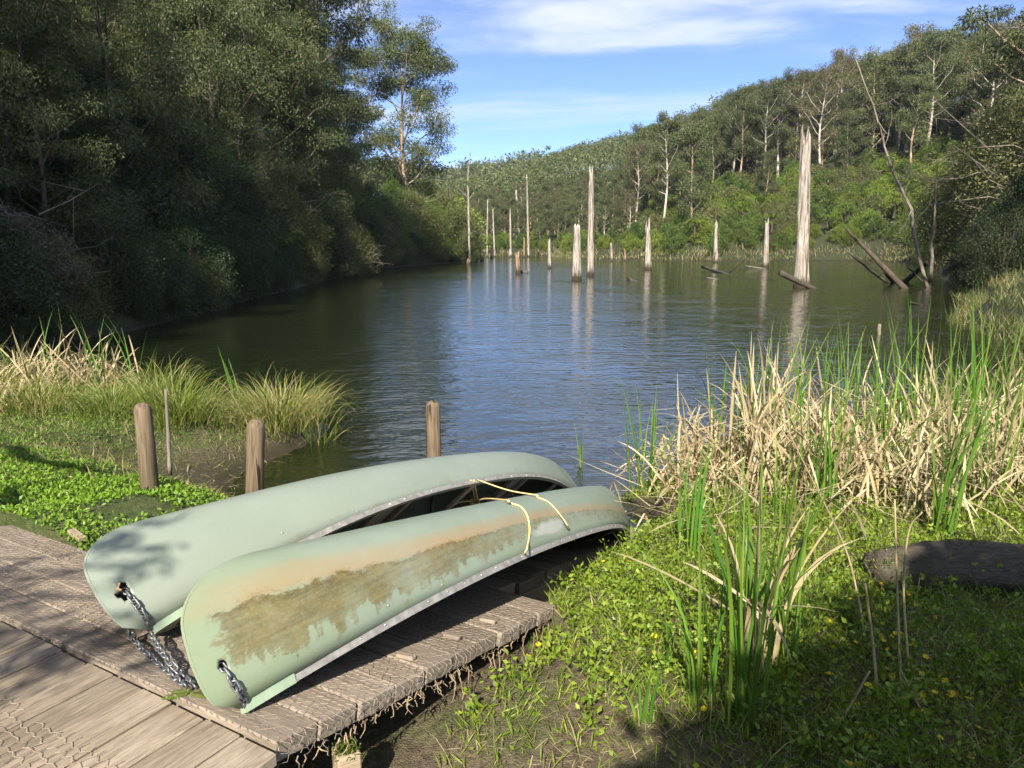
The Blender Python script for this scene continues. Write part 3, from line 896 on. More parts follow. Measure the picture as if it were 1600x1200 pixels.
# lone tall gum on the left point (own mesh: open, layered crown with bare lower trunk)
p = at(632, 300, 114)
lone = eucalypt(77, 31, .27, 8.2, 26, 480, .36, .115, 2.1, trunk_r=.52, leafm='euc', barkm='bark', sides=9, lean=.01, sub=4)
plant('tall_eucalypt', 'lone tall gum tree against the sky at the end of the left bank', 'tree', lone, (p[0], p[1], gz(p[0], p[1]) - .3), 2.2, (1, 1, (at(632, 64, 114)[2] - gz(p[0], p[1])) / 31.5))

# big gums of the left bank: pixel column, distance, scale, turn
LEFT_GUMS = [(402, 52, 1.10, .3, 'large pale-barked gum with peeling trunk rising out of the left forest'),
             (512, 66, 1.05, 1.9, 'gum with orange-brown trunk at the right end of the dark left forest'),
             (345, 58, .85, 4.1, 'gum just left of the large pale-barked gum on the left bank'),
             (452, 66, .92, 5.0, 'gum between the pale-barked gum and the orange-trunked gum'),
             (528, 84, .74, .9, 'gum whose crown leans to the open sky on the left bank'),
             (285, 47, .66, 2.6, 'dark gum above the yellow-green bush on the left bank'),
             (205, 42, .62, 3.7, 'tall shaded gum above the left bank, left of the yellow-green bush'),
             (120, 38, .60, 5.6, 'tall shaded gum high on the left bank near the photo edge'),
             (40, 34, .60, 1.2, 'tall shaded gum at the far left edge above the heath bush')]
for k, (px, dist, sc, rz, lab) in enumerate(LEFT_GUMS):
    p = at(px, 300, dist)
    plant('gum_tree', lab, 'tree', EUC[k % 3], (p[0], p[1], gz(p[0], p[1]) - .3), rz, sc, 'gums of the left bank')
rng = rs(5)
for k in range(20):                               # the forest behind and towards the camera on the left slope
    y = rng.uniform(30, 95)
    x = -22 - rng.uniform(6, 30) - max(0, (y - 60) * .05)
    while any(0 < f_ < 1 and x + 11 * f_ > -9.5 for f_ in ((yy - y) / 60 for yy in (-2, 3, 8, 13))):   # the clearing round the ramp stays in the sun
        x -= 4
    plant('forest_tree', 'shaded gum deep in the forest of the left slope', 'tree', EUC[k % 3], (x, y, gz(x, y) - .3), rng.uniform(0, 6.28), rng.uniform(.85, 1.15), 'gums deep in the left forest')

for k in range(11):                               # gums on the slope left of and behind the viewer; they keep the left bank in shade
    y = -34 + 40 * k / 11 + rng.uniform(-1, 1)
    x = -17.5 - rng.uniform(0, 9)
    plant('forest_tree', 'gum of the left slope beyond the photo edge', 'tree', EUC[k % 3], (x, y, gz(x, y) - .3), rng.uniform(0, 6.28), rng.uniform(.6, .8), 'gums beyond the left edge')
for k, (px, dist, sc) in enumerate([(60, 40, .75), (150, 44, .75), (235, 50, .8), (300, 54, .85), (330, 50, .7), (370, 60, 1.0), (430, 58, .8), (470, 70, 1.0), (500, 62, .7), (525, 76, .8), (420, 72, 1.15), (100, 52, 1.0), (200, 60, 1.1)]):
    p = at(px, 300, dist)
    plant('drooping_gum', ['lower drooping gum in the left forest ' + w for w in ('at the far left edge', 'above the heath bush', 'behind the yellow-green bush', 'left of the pale-barked gum', 'in front of the pale-barked gum', 'behind the pale-barked gum',
          'right of the pale-barked gum', 'between the two lit trunks', 'in front of the orange-trunked gum', 'right of the orange-trunked gum', 'deep behind the lit trunks', 'high up at the left edge', 'high above the yellow-green bush', 'beside the lone tall gum')][k],
          'tree', EUCL[k % 2], (p[0], p[1], gz(p[0], p[1]) - .3), k * 1.3, sc, 'drooping gums of the left bank')

for k, (x, y, sc, lab) in enumerate([(-15.2, 23, .50, 'small drooping gum behind the heath bush'), (-14.6, 28, .62, 'drooping gum leaning out low on the left bank'), (-15.4, 33.5, .52, 'young gum left of the yellow-green bush'),
                                     (-15.0, 39, .70, 'drooping gum in front of the yellow-green bush slope'), (-16.0, 45, .58, 'young gum halfway along the left bank'), (-16.2, 52, .78, 'drooping gum below the pale-barked gum'),
                                     (-16.6, 60, .62, 'drooping gum below the orange-trunked gum'), (-17.0, 69, .72, 'drooping gum towards the end of the dark left bank')]):
    plant('drooping_gum', lab, 'tree', EUCL[k % 2], (x, y, gz(x, y) - .3), k * 2.1, sc, 'drooping gums of the left bank')
LMK = [(70, 'above the heath bush at the left edge'), (160, 'left of the yellow-green bush'), (290, 'around the yellow-green bush'), (390, 'left of the pale-barked gum'), (470, 'right of the pale-barked gum'),
       (540, 'around the orange-trunked gum'), (9999, 'at the sky end of the left forest')]


def lwhere(x, y):
    px = 800 + FPX * x / max(y, 1)
    return next(w for lim, w in LMK if px < lim)


# understorey of the left bank, nearest row first
UND = [(15, 20.5, 'heath'), (95, 27, 'D'), (150, 33, 'D'), (55, 26, 'D'), (210, 36, 'D'), (260, 33, 'D'), (310, 37, 'D'), (360, 42, 'D'), (405, 46, 'D'), (450, 50, 'O'),
       (500, 55, 'D'), (535, 62, 'O'), (565, 72, 'D'), (586, 84, 'O'), (245, 45, 'Y'), (110, 36, 'D'), (180, 44, 'D'), (30, 31, 'D'), (330, 50, 'D'), (420, 58, 'B'), (480, 64, 'B'),
       (540, 74, 'B'), (575, 86, 'B'), (300, 46, 'D'), (380, 54, 'D'), (440, 66, 'D'), (150, 52, 'B'), (60, 44, 'D'), (220, 56, 'D'), (510, 80, 'D'), (560, 92, 'B'), (-30, 25, 'D'), (-60, 32, 'D')]
HEATH = bushy(70, 2.0, 2.6, 46, 330, .085, .03, "heath", barkm="twig", cr=.55, bare=8)
YEL = bushy(71, 2.4, 4.2, 34, 220, .17, .09, 'bright')
for k, (px, dist, kd) in enumerate(UND):
    p = at(px, 400, dist)
    g0 = gz(p[0], p[1])
    if kd == 'heath':
        plant('heath_bush', 'pale pinkish-grey heath bush lit by the sun at the left edge', 'bush', HEATH, (p[0], p[1], g0 - .2), 0, 1.0)
    elif kd == 'Y':
        plant('yellow_green_bush', 'sunlit yellow-green bush standing out of the dark left forest', 'bush', YEL, (p[0], p[1], g0 + 1.2), 1.0, 1.05)
    elif kd == 'D':
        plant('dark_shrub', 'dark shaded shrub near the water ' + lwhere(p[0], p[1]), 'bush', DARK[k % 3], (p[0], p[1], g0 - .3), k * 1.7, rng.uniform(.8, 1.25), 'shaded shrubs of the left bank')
    elif kd == 'O':
        plant('olive_shrub', 'olive-leaved shrub leaning over the water from the left bank', 'bush', OLIVE[k % 2], (p[0], p[1], g0 - .3), k * 1.7, rng.uniform(.9, 1.15), 'olive shrubs over the left shore')
    else:
        plant('green_shrub', 'green shrub higher up the left bank under the gums', 'bush', BUSH[k % 2], (p[0], p[1], g0 - .3), k * 1.7, rng.uniform(.9, 1.4), 'green shrubs of the left bank')
for k in range(42):                                # row right at the waterline
    y = 15 + 86 * (k / 42) ** 1.25 + rng.uniform(-.8, .8)
    x = np.interp(y, [15, 19, 22, 31, 45, 60, 85, 105], [-12.6, -12.3, -11.4, -12.2, -13, -14, -14.8, -11]) - rng.uniform(.3, 1.6)
    pr = DARK[k % 3] if k % 5 else OLIVE[k % 2]
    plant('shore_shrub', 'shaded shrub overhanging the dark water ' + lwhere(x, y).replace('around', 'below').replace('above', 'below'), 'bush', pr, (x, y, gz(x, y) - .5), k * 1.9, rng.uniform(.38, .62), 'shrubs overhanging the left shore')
for k in range(84):                                # mixed rows up the slope
    y = rng.uniform(14, 98)
    off = rng.uniform(2.0, 18)
    x = np.interp(y, [12, 22, 45, 85, 100], [-12.6, -11.5, -13, -14.8, -12]) - off
    u = rng.random()
    hi = 'low on the slope ' if off < 7 else 'mid slope ' if off < 12 else 'high on the slope '
    if u < .34:
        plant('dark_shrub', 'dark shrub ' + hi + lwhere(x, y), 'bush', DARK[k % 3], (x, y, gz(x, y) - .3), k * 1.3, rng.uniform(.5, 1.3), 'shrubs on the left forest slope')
    elif u < .52:
        plant('green_shrub', 'leafy green shrub ' + hi + lwhere(x, y), 'bush', BUSH[k % 2], (x, y, gz(x, y) - .3), k * 1.3, rng.uniform(.5, 1.3), 'shrubs on the left forest slope')
    elif u < .66:
        plant('olive_shrub', 'twiggy olive shrub ' + hi + lwhere(x, y), 'bush', OLIVE[k % 2], (x, y, gz(x, y) - .3), k * 1.3, rng.uniform(.5, 1.2), 'shrubs on the left forest slope')
    elif u < .86:
        plant('young_gum', 'young drooping gum ' + hi + lwhere(x, y), 'tree', EUCL[k % 2], (x, y, gz(x, y) - .3), k * 1.3, rng.uniform(.35, .65), 'young gums on the left forest slope')
    else:
        plant('tree_fern', 'tree fern ' + hi + lwhere(x, y), 'tree fern', FERN[k % 2], (x, y, gz(x, y) + rng.uniform(0, 1.5)), k * 1.1, rng.uniform(.9, 1.5), 'tree ferns of the left bank')
for k, (px, dist, sc) in enumerate([(430, 43, 1.0), (80, 25, .9), (300, 36, .9), (610, 97, 1.3), (130, 29, .9), (470, 50, .9), (385, 40, .85), (30, 27, 1.0), (200, 31, .8), (330, 39, 1.0), (250, 34, .9)]):
    p = at(px, 400, dist)
    plant('tree_fern', ['tree fern with bright arching fronds on the dark left bank', 'tree fern behind the heath bush on the left', 'shaded tree fern low on the left bank',
                        'bright tree fern beside the lit bushes of the left point', 'shaded tree fern above the reeds on the left', 'tree fern in the shade below the orange-trunked gum',
                        'tree fern in deep shade right above the left waterline', 'tree fern at the left edge above the heath bush', 'tree fern low on the bank below the shaded gums', 'tree fern left of the brightest fern on the left bank', 'tree fern below the yellow-green bush'][k], 'tree fern', FERN[k % 2], (p[0], p[1], gz(p[0], p[1])), k * 1.1, sc, 'tree ferns of the left bank')
# sunlit bushes of the left point
PT = [(622, 101, 'O', 1.35), (650, 105, 'O', 1.55), (672, 109, 'B', 1.35), (697, 112, 'O', 1.75), (706, 118, 'G', 1.9), (720, 114.5, 'B', 1.2), (640, 112, 'O', 1.6), (615, 108, 'B', 1.6), (605, 96, 'B', 1.3),
      (690, 122, 'O', 1.7), (665, 120, 'B', 1.8)]
PL = ['olive bush at the foot of the lone tall gum', 'silvery olive bush right of the lone gum trunk', 'green bush in the middle of the left point', 'large yellow-olive bush at the tip of the left point',
      'round bright green tree on top of the left point', 'green bush at the water on the very tip of the left point', 'olive bush behind the lone gum trunk', 'green bush left of the lone gum', 'green bush where the dark forest ends',
      'olive bush behind the tip of the left point', 'green bush in the back row of the left point']
for k, (px, dist, kd, sc) in enumerate(PT):
    p = at(px, 400, dist)
    pr = {'O': OLIVE, 'B': BUSH, 'G': [BRIGHT[0], BRIGHT[1]]}[kd][k % 2]
    plant('point_bush', PL[k], 'bush', pr, (p[0], p[1], gz(p[0], p[1]) - .2), k * 2.1, sc * .95, 'bushes on the left point')

# ------------------------------------------------------------------ right hillside
rng = rs(99)


def az_of(px):
    d = ray(px, 400)
    return math.atan2(d[0], d[1])


NAMED = [(1037, 152, 'W', .72, 'white-trunked gum above the shore right of the tall thin stump'),
         (1078, 150, 'B', .70, 'gum with rusty orange trunk above the shore, right of the white-trunked gum'),
         (1432, 176, 'W', .82, 'tall white-trunked gum high on the right hillside'),
         (1205, 190, 'W', .75, 'pale-trunked gum on the hillside left of the tallest stump'),
         (1138, 196, 'W', .72, 'pale gum on the hillside above the two middle stumps'),
         (1398, 190, 'D', .85, 'dry brown-crowned gum with forked white limbs on the right hillside'),
         (1520, 165, 'D', .85, 'dry-crowned gum at the upper right of the hillside'),
         (1290, 200, 'D', .8, 'brown-tinged gum right above the tallest stump')]
taken = []
MARKS = [(745, 'above the left point'), (790, 'behind the slender white trunks'), (845, 'behind the tallest slender trunk'), (890, 'behind the short pointed stump'), (945, 'behind the tall thin trunk'),
         (990, 'behind the two small shore stumps'), (1060, 'behind the pointed grey stump'), (1150, 'behind the slim middle stump'), (1225, 'behind the pale forked-top stump'), (1290, 'behind the tallest thick trunk'),
         (1350, 'above the slanting logs'), (1440, 'left of the leaning dead trees'), (1500, 'behind the leaning dead trees'), (9999, 'at the right photo edge')]


def where(x, y):
    px = 800 + FPX * x / max(y, 1) * 1.0
    return next(w for lim, w in MARKS if px < lim)


for px, r_, kd, sc, lab in NAMED:
    a = az_of(px)
    x, y = r_ * math.sin(a), r_ * math.cos(a)
    pr = {'W': EUCN, 'B': EUCB[0], 'D': EUCD[0]}[kd]
    plant('hillside_gum', lab, 'tree', pr, (x, y, gz(x, y) - .3), rng.uniform(0, 6.28), sc, 'gums of the right hillside')
    taken.append((x, y))
# jittered grid of forest trees over the hillside
cand = []
for gx in np.arange(-60, 330, 6.2):
    for gy in np.arange(40, 560, 6.2):
        x, y = gx + rng.uniform(-2.8, 2.8), gy + rng.uniform(-2.8, 2.8)
        cand.append((x, y))
cand = np.array(cand)
dd = lake_sd(cand[:, 0], cand[:, 1])
rc = np.hypot(cand[:, 0], cand[:, 1])
azc = np.degrees(np.arctan2(cand[:, 0], cand[:, 1]))
r1c = np.interp(azc, _R1AZ, _R1px[:, 1])
ok = (azc > -6.5) & (azc < 41) & (rc < r1c + 14) & (rc > 60) & (dd > 5)
cand, dd, rc, azc = cand[ok], dd[ok], rc[ok], azc[ok]
zc = height(cand[:, 0], cand[:, 1])
order = np.argsort(rc)
far_pts, n_euc, n_sh = [], 0, 0
for q in order:
    x, y = cand[q]
    z = zc[q]
    d = dd[q]
    # the open, shrubby lower slope in front of the tall forest
    shrub_zone = (d < 40 and azc[q] > 10) or d < 9
    if shrub_zone and rng.random() < .86:
        continue
    if min([math.hypot(x - a, y - b) for a, b in taken] + [99]) < 4:
        continue
    if n_euc < 290:
        u = rng.random()
        pr, lab = ((EUCW, 'pale-trunked grey-green gum in the right hillside forest') if u < .5 else (EUCB, 'dense dark-trunked gum in the right hillside forest') if u < .78 else
                   (EUCD, 'thin dry-crowned gum in the right hillside forest'))
        sc = rng.uniform(.52, .84) * (.8 if shrub_zone else 1)
        cap = rc[q] * math.tan(float(np.interp(azc[q], _AZ, _EL))) + 2.5 - z       # the wood stays under the photographed skyline
        if azc[q] < 9:
            cap = min(cap, 9 + d * .07)
        sc = min(sc, max(cap, 5) / 30 * rng.uniform(.88, 1.05))
        band = 'front row' if d < 50 else 'lower slope' if d < 70 else 'mid slope' if d < 95 else 'upper slope'
        lab = lab.replace('in the right hillside forest', 'on the ' + band + ' ' + where(x, y))
        one = EUCN if pr is EUCW and n_euc % 4 == 0 else pr[n_euc % len(pr)]
        plant('hillside_gum', lab, 'tree', one, (x, y, z - .3), rng.uniform(0, 6.28), sc, 'gums of the right hillside')
        n_euc += 1
    else:
        far_pts.append((x, y, z))
sx, sy = np.meshgrid(np.arange(-14, 100, 3.9), np.arange(60, 215, 3.9))
sp_ = np.stack([sx.ravel(), sy.ravel()], 1) + rng.uniform(-1.4, 1.4, (sx.size, 2))
sd_ = lake_sd(sp_[:, 0], sp_[:, 1])
sa_ = np.degrees(np.arctan2(sp_[:, 0], sp_[:, 1]))
lim_ = np.where(sa_ > 10, 42, 9)
sp_ = sp_[(sd_ > 1.6) & (sd_ < lim_) & (sa_ > -4) & (sa_ < 31.5)]
sp_ = sp_[np.argsort(lake_sd(sp_[:, 0], sp_[:, 1]))]
for x, y in sp_[:298]:
    u = rng.random()
    d_ = float(lake_sd(np.array([x]), np.array([y]))[0])
    u = u * .7 if d_ < 9 else u
    pr, nm, lab = ((BRIGHT, 'bright_shrub', 'bright green shrub on the lower right hillside') if u < .40 else (MIDB, 'green_hill_shrub', 'mid-green shrub on the lower right hillside') if u < .70 else
                   (OLVF, 'olive_hill_shrub', 'grey-olive shrub on the lower right hillside'))
    lab = lab.replace('on the lower right hillside', ('at the water ' if d_ < 6 else 'low on the slope ' if d_ < 20 else 'higher on the slope ') + where(x, y))
    plant(nm, lab, 'bush', pr[n_sh % 2], (x, y, gz(x, y) - .3), rng.uniform(0, 6.28), rng.uniform(.42, .72) * (1 + min(d_, 20) * .025), 'shrubs of the lower right hillside')
    n_sh += 1
for k in range(26):                                # tree ferns along the lower slope
    a = az_of(rng.uniform(1080, 1430))
    r_ = rng.uniform(128, 160)
    x, y = r_ * math.sin(a), r_ * math.cos(a)
    if lake_sd(np.array([x]), np.array([y]))[0] < 3:
        continue
    plant('hillside_tree_fern', 'yellow-green tree fern among the shrubs of the right hillside', 'tree fern', FERN[k % 2], (x, y, gz(x, y) + 1.6), k * 1.7, rng.uniform(.9, 1.35), 'tree ferns of the right hillside')

# the rest of the wood, and the far ridges: one mass
Pl, Dl, Ll, Tl = [], [], [], []
tv, tf, tn = [], [], 0
far_pts = far_pts[:3400]
print('hill gums', n_euc, 'shrubs', n_sh, 'mass', len(far_pts))


def mass_tree(x, y, z, H, n, L, rng):
    cw = H * .17
    k = 7
    c = np.stack([rng.normal(0, cw * .62, k), rng.normal(0, cw * .62, k), rng.uniform(.48, .97, k) * H], 1)
    idx = rng.integers(0, k, n)
    d = nrm(rng.normal(size=(n, 3)))
    Pl.append(np.array([x, y, z]) + c[idx] + d * (rng.random(n) ** .45)[:, None] * np.array([1, 1, .7]) * cw * .62)
    Dl.append(nrm(d * .5 + (0, 0, -.5) + rng.normal(size=(n, 3)) * .6))
    Ll.append(rng.uniform(.7, 1.3, n) * L)
    Tl.append(np.clip(rng.normal(rng.uniform(.25, .75), .18, n), 0, 1))


for x, y, z in far_pts:
    azq = math.degrees(math.atan2(x, y))
    cap = math.hypot(x, y) * math.tan(float(np.interp(azq, _AZ, _EL))) + 2.5 - z
    if azq < 9:
        cap = min(cap, 9 + .07 * float(lake_sd(np.array([x]), np.array([y]))[0]))
    mass_tree(x, y, z, min(rng.uniform(16, 25), max(cap, 6) * rng.uniform(.9, 1.06)), 170, .95, rng)
m_rest = 0
def mass_shrub(x, y, z, w, n, L, rng):
    d = nrm(rng.normal(size=(n, 3)))
    d[:, 2] = np.abs(d[:, 2])
    Pl.append(np.array([x, y, z]) + d * (rng.random(n) ** .3)[:, None] * np.array([w, w, w * 1.25]))
    Dl.append(nrm(d * .6 + (0, 0, -.2) + rng.normal(size=(n, 3)) * .6))
    Ll.append(rng.uniform(.7, 1.3, n) * L)
    Tl.append(np.clip(rng.normal(rng.uniform(.15, .6), .18, n), 0, 1))


for q in rng.permutation(len(cand))[:3000]:        # understorey below the gums
    if dd[q] > 9 and rc[q] < 330:
        mass_shrub(cand[q][0] + rng.uniform(-3, 3), cand[q][1] + rng.uniform(-3, 3), zc[q] - .3, rng.uniform(2.0, 3.8), 60, .85, rng)
for k in range(4200):                              # far ridges up the valley
    a = math.radians(rng.uniform(-14, 16))
    r_ = rng.uniform(330, 1130)
    if r_ > np.interp(math.degrees(a), _R1AZ, _R1px[:, 1]) + 15:
        continue
    x, y = r_ * math.sin(a), r_ * math.cos(a)
    if r_ < 560 and math.degrees(a) > -6.5 and x < 330 and y < 560:
        continue
    mass_tree(x, y, gz(x, y), rng.uniform(18, 27), 36, 2.8, rng)
    m_rest += 1
P_, D_, L_, T_ = map(np.concatenate, (Pl, Dl, Ll, Tl))
Vv, Ff = leafquads(P_, D_, L_, L_ * .42, rs(3))
tag(obj('distant_forest', mesh('distant_forest', Vv, Ff, M['euc_far'], False, T_)), 'dense grey-green gum forest covering the far slopes and ridges', 'forest', kind='stuff')
print('mass leaves', len(P_), m_rest)

# ------------------------------------------------------------------ near right bank trees
RB = [(1640, 33, EUC[1], .74, 4.0, 'gum_tree', 'drooping gum hanging into the frame at the top right corner', 'tree'),
      (1565, 62, OLIVE[0], 1.9, 1.0, 'olive_bush', 'large sunlit olive bush with bare twigs at the right edge', 'bush'),
      (1500, 66, OLIVE[1], 1.5, 2.0, 'olive_bush', 'olive bush just right of the leaning dead trees', 'bush'),
      (1640, 52, OLIVE[1], 2.1, 3.1, 'olive_bush', 'tall olive bush cut by the right photo edge', 'bush'),
      (1520, 40, DARK[2], .42, 4.0, 'dark_bush', 'small dark bush at the left end of the right bank reeds', 'bush'),
      (1570, 36, DARK[0], .55, 5.0, 'dark_bush', 'dark bush directly above the right bank reeds', 'bush'),
      (1545, 44, DARK[0], .55, 2.0, 'dark_bush', 'low dark bush over the reeds on the right bank', 'bush'),
      (1590, 38, DARK[1], .75, 1.0, 'dark_bush', 'dark bush in shade at the right edge above the reeds', 'bush'),
      (1470, 92, BUSH[0], 1.1, .3, 'green_bush', 'green bush on the grassy spit behind the leaning dead trees', 'bush'),
      (1535, 85, EUC[2], .72, .3, 'gum_tree', 'grey-green gum behind the olive bushes on the right bank', 'tree'),
      (1600, 75, EUC[0], .95, 1.3, 'gum_tree', 'tall gum at the right edge behind the olive bushes', 'tree'),
      (1700, 45, EUC[0], .9, 2.3, 'gum_tree', 'gum just beyond the right photo edge', 'tree'),
      (1510, 100, OLIVE[0], 1.7, 5.3, 'olive_bush', 'olive bush behind the spit on the right bank', 'bush')]
for px, dist, pr, sc, rz, nm, lab, cat in RB:
    p = at(px, 400, dist)
    plant(nm, lab, cat, pr, (p[0], p[1], gz(p[0], p[1]) - .3), rz, sc, 'trees of the near right bank')


# ------------------------------------------------------------------ dead trunks standing in the lake
def snag_mesh(seed, H, r0, r1, lean, spike, sides=14, rings=22, cut=0.0):
    rng = rs(seed)
    a = np.linspace(0, 2 * np.pi, sides, endpoint=False)
    prof = 1 + .06 * np.sin(a * 3 + rng.uniform(0, 6)) + .05 * np.sin(a * 5 + rng.uniform(0, 6)) + rng.normal(0, .04, sides)
    top = H * (1 - spike * rng.random(sides) ** .7)
    k = int(rng.integers(sides))
    top[k] = H
    top[(k + 1) % sides] = H * (1 - spike * .15)
    top[(k - 1) % sides] = H * (1 - spike * .35)
    V = []
    for i in range(rings):
        t = i / (rings - 1)
        z = -.9 + t * (top + .9)
        zz_ = np.clip(z / H, 0, 1)
        rad = (r0 + (r1 - r0) * zz_ ** .8) * prof * (1 + .10 * np.sin(a * 2 + zz_ * 5) * zz_) * (1 + .22 * np.exp(-np.maximum(z, 0) * 1.2 / max(r0 * 2, .2)))
        rad = rad * (1 + .035 * np.sin(a * 7 + z * .9 + seed) + .03 * np.sin(a * 4 - z * 1.7 + seed * 2))
        if t > .97:
            rad = rad * .72
        V.append(np.stack([np.cos(a) * rad + lean[0] * zz_, np.sin(a) * rad + lean[1] * zz_, z], 1))
    V.append(np.array([[lean[0] * .9, lean[1] * .9, H * (1 - spike * .95)]]))
    V = np.concatenate(V)
    F = []
    for i in range(rings - 1):
        for j in range(sides):
            n_ = (j + 1) % sides
            F.append((i * sides + j, i * sides + n_, (i + 1) * sides + n_, (i + 1) * sides + j))
    c = len(V) - 1
    for j in range(sides):
        F.append(((rings - 1) * sides + j, (rings - 1) * sides + (j + 1) % sides, c))
    return V, F


def branch_tubes(mb, rng, base, d, ln, r, n=5, twigs=3):
    pts = [np.array(base, float)]
    d = nrm(np.array(d, float))
    for s in range(n):
        d = nrm(d + rng.normal(size=3) * .16 + np.array([0, 0, .03]))
        pts.append(pts[-1] + d * ln / n)
    mb.tube(pts, r * np.linspace(1, .2, n + 1), 5)
    for _ in range(twigs):
        q = pts[int(rng.integers(1, n))]
        e = q + nrm(d + rng.normal(size=3) * .7) * ln * rng.uniform(.15, .4)
        mb.tube([q, (q + e) / 2 + rng.normal(size=3) * .03 * ln, e], [r * .35, r * .25, r * .08], 4, False)


# top x, top y, base x, base y, width px, spike, material, branches, label
SNAGS = [(1259, 192, 1252, 449, 23, .13, 'snag', 0, 'tallest thick grey dead trunk standing in the lake on the right'),
         (924, 258, 923, 432, 12.5, .10, 'snag', 0, 'tall thin grey dead trunk near the middle of the lake'),
         (901, 349, 901, 438, 14.5, .10, 'snag', 0, 'short thick brown-topped stump just left of the tall thin trunk'),
         (1012, 339, 1013, 422, 11, .28, 'snag', 0, 'pointed grey stump between the tall thin trunk and the middle stumps'),
         (1119, 343, 1118, 411, 8, .14, 'snag', 0, 'slim grey stump in front of the shore, left of a similar paler one'),
         (1199, 338, 1196, 419, 9.5, .24, 'snag', 0, 'pale forked-top stump left of the tallest dead trunk'),
         (858, 370, 859, 420, 6, .25, 'snag', 0, 'short pointed grey stump left of the thick brown-topped stump'),
         (808, 392, 810, 428, 8.5, .30, 'snag_brown', 0, 'low red-brown rotting stump with a log at its foot'),
         (955, 378, 956, 409, 4, .2, 'snag', 0, 'small stump at the far shore right of the tall thin trunk'),
         (976, 388, 977, 409, 4, .2, 'snag_brown', 0, 'small brownish stump at the far shore, right of another small one'),
         (823, 272, 826, 402, 3.6, .03, 'snag', 0, 'tallest slender white dead trunk at the far end of the lake'),
         (797, 325, 798, 402, 3.8, .03, 'snag', 0, 'slender white dead trunk left of the tallest slender one'),
         (762, 311, 761, 402, 3.2, .03, 'snag', 0, 'slender white trunk with a kinked tip at the far end'),
         (770, 325, 773, 402, 2.8, .03, 'snag', 0, 'slender tapering white trunk right of the kinked one'),
         (731, 285, 734, 412, 4.2, .02, 'snag', 1, 'bare dead tree with branches at the tip of the left point'),
         (747, 357, 747, 405, 3.8, .06, 'snag', 0, 'pale stump right of the bare dead tree at the left point'),
         (751, 375, 752, 404, 3.0, .08, 'snag', 0, 'short pale stump beside the left point'),
         (741, 382, 741, 404, 2.4, .08, 'snag', 0, 'short thin stump closest to the left point bushes'),
         (736, 356, 736, 408, 3.6, .08, 'snag', 0, 'stump at the foot of the bare dead tree'),
         (744, 383, 745, 408, 4.0, .2, 'snag_brown', 0, 'brown stump among the stumps off the left point'),
         (753, 396, 753, 409, 6.0, .4, 'snag_brown', 0, 'low broken mossy stump off the left point'),
         (732, 404, 732, 414, 7.0, .4, 'snag_brown', 0, 'dark root stump at the water by the left point'),
         (768, 383, 768, 404, 4.0, .3, 'snag', 0, 'short pointed stump between the slender white trunks'),
         (819, 370, 819, 403, 3.2, .12, 'snag_brown', 0, 'short brown stump at the foot of the tallest slender trunk'),
         (796, 388, 796, 403, 2.4, .2, 'snag', 0, 'low stump at the far shore beside a slender white trunk')]
for k, (tx, ty, bx, by, w, sp, mt, br, lab) in enumerate(SNAGS):
    b = hitz(bx, by, 0)
    t = at(tx, ty, b[1])
    H = t[2]
    r0 = w * b[1] / FPX * .5 * .86
    ln = (t[0] - b[0], 0.0)
    V, F = snag_mesh(200 + k, H, r0, r0 * (.72 if H > 5 else .8), ln, sp, 24 if w > 10 else 12, 34 if w > 10 else 14)
    nm = 'dead_snag'
    if br:
        e = thing('dead_tree', lab, 'dead tree', (b[0], b[1], 0))
        obj('trunk', mesh('trunk', V, F, M[mt], w < 9), e)
        rg = rs(5)
        topp = np.array([ln[0], ln[1], H])
        mb = MB()
        branch_tubes(mb, rg, topp - (0, 0, .5), (.15, 0, 1), 5.0, r0 * .6, 5, 3)
        obj('branch', mb.mesh('branch', M['snag']), e)
        mb = MB()
        branch_tubes(mb, rg, topp - (0, 0, 2.5), (.8, .2, .9), 2.6, r0 * .4, 4, 2)
        obj('branch', mb.mesh('branch', M['snag']), e)
        mb = MB()
        branch_tubes(mb, rg, topp - (0, 0, 2.0), (-.9, .1, .8), 2.4, r0 * .35, 4, 2)
        obj('branch', mb.mesh('branch', M['snag']), e)
        mb = MB()
        branch_tubes(mb, rg, topp - (0, 0, 7.0), (.8, -.2, .5), 2.0, r0 * .3, 4, 1)
        obj('branch', mb.mesh('branch', M['snag']), e)
    else:
        tag(obj(nm, mesh(nm, V, F, M[mt], True), None, (b[0], b[1], 0)), lab, 'dead tree', 'dead trunks standing in the lake')


# fallen and leaning timber
def log_obj(name, label, cat, p0, p1, r0, r1, mat, seed, group=None, sag=.03, branches=0, n=10, sides=8):
    rg = rs(seed)
    p0, p1 = np.array(p0, float), np.array(p1, float)
    L = np.linalg.norm(p1 - p0)
    s = np.linspace(0, 1, n)[:, None]
    P = p0 + (p1 - p0) * s + rg.normal(size=(n, 3)) * sag * L * .35 * np.sin(np.pi * s) + np.array([0, 0, -sag * L]) * np.sin(np.pi * s)
    mb = MB()
    mb.tube(P - p0, np.linspace(r0, r1, n) * (1 + rg.normal(0, .06, n)), sides)
    o = tag(obj(name, mb.mesh(name, M[mat]), None, p0), label, cat, group)
    if branches:
        for _ in range(branches):
            m2 = MB()
            f = rg.uniform(.25, .95)
            q = P[int(f * (n - 1))] - p0
            branch_tubes(m2, rg, q, nrm(p1 - p0) * .7 + rg.normal(size=3) * .6, L * rg.uniform(.06, .16), r0 * .28, 4, 2)
            obj('branch', m2.mesh('branch', M[mat]), o)
    return o


def pw(px, py, z=0.0):
    return hitz(px, py, z)


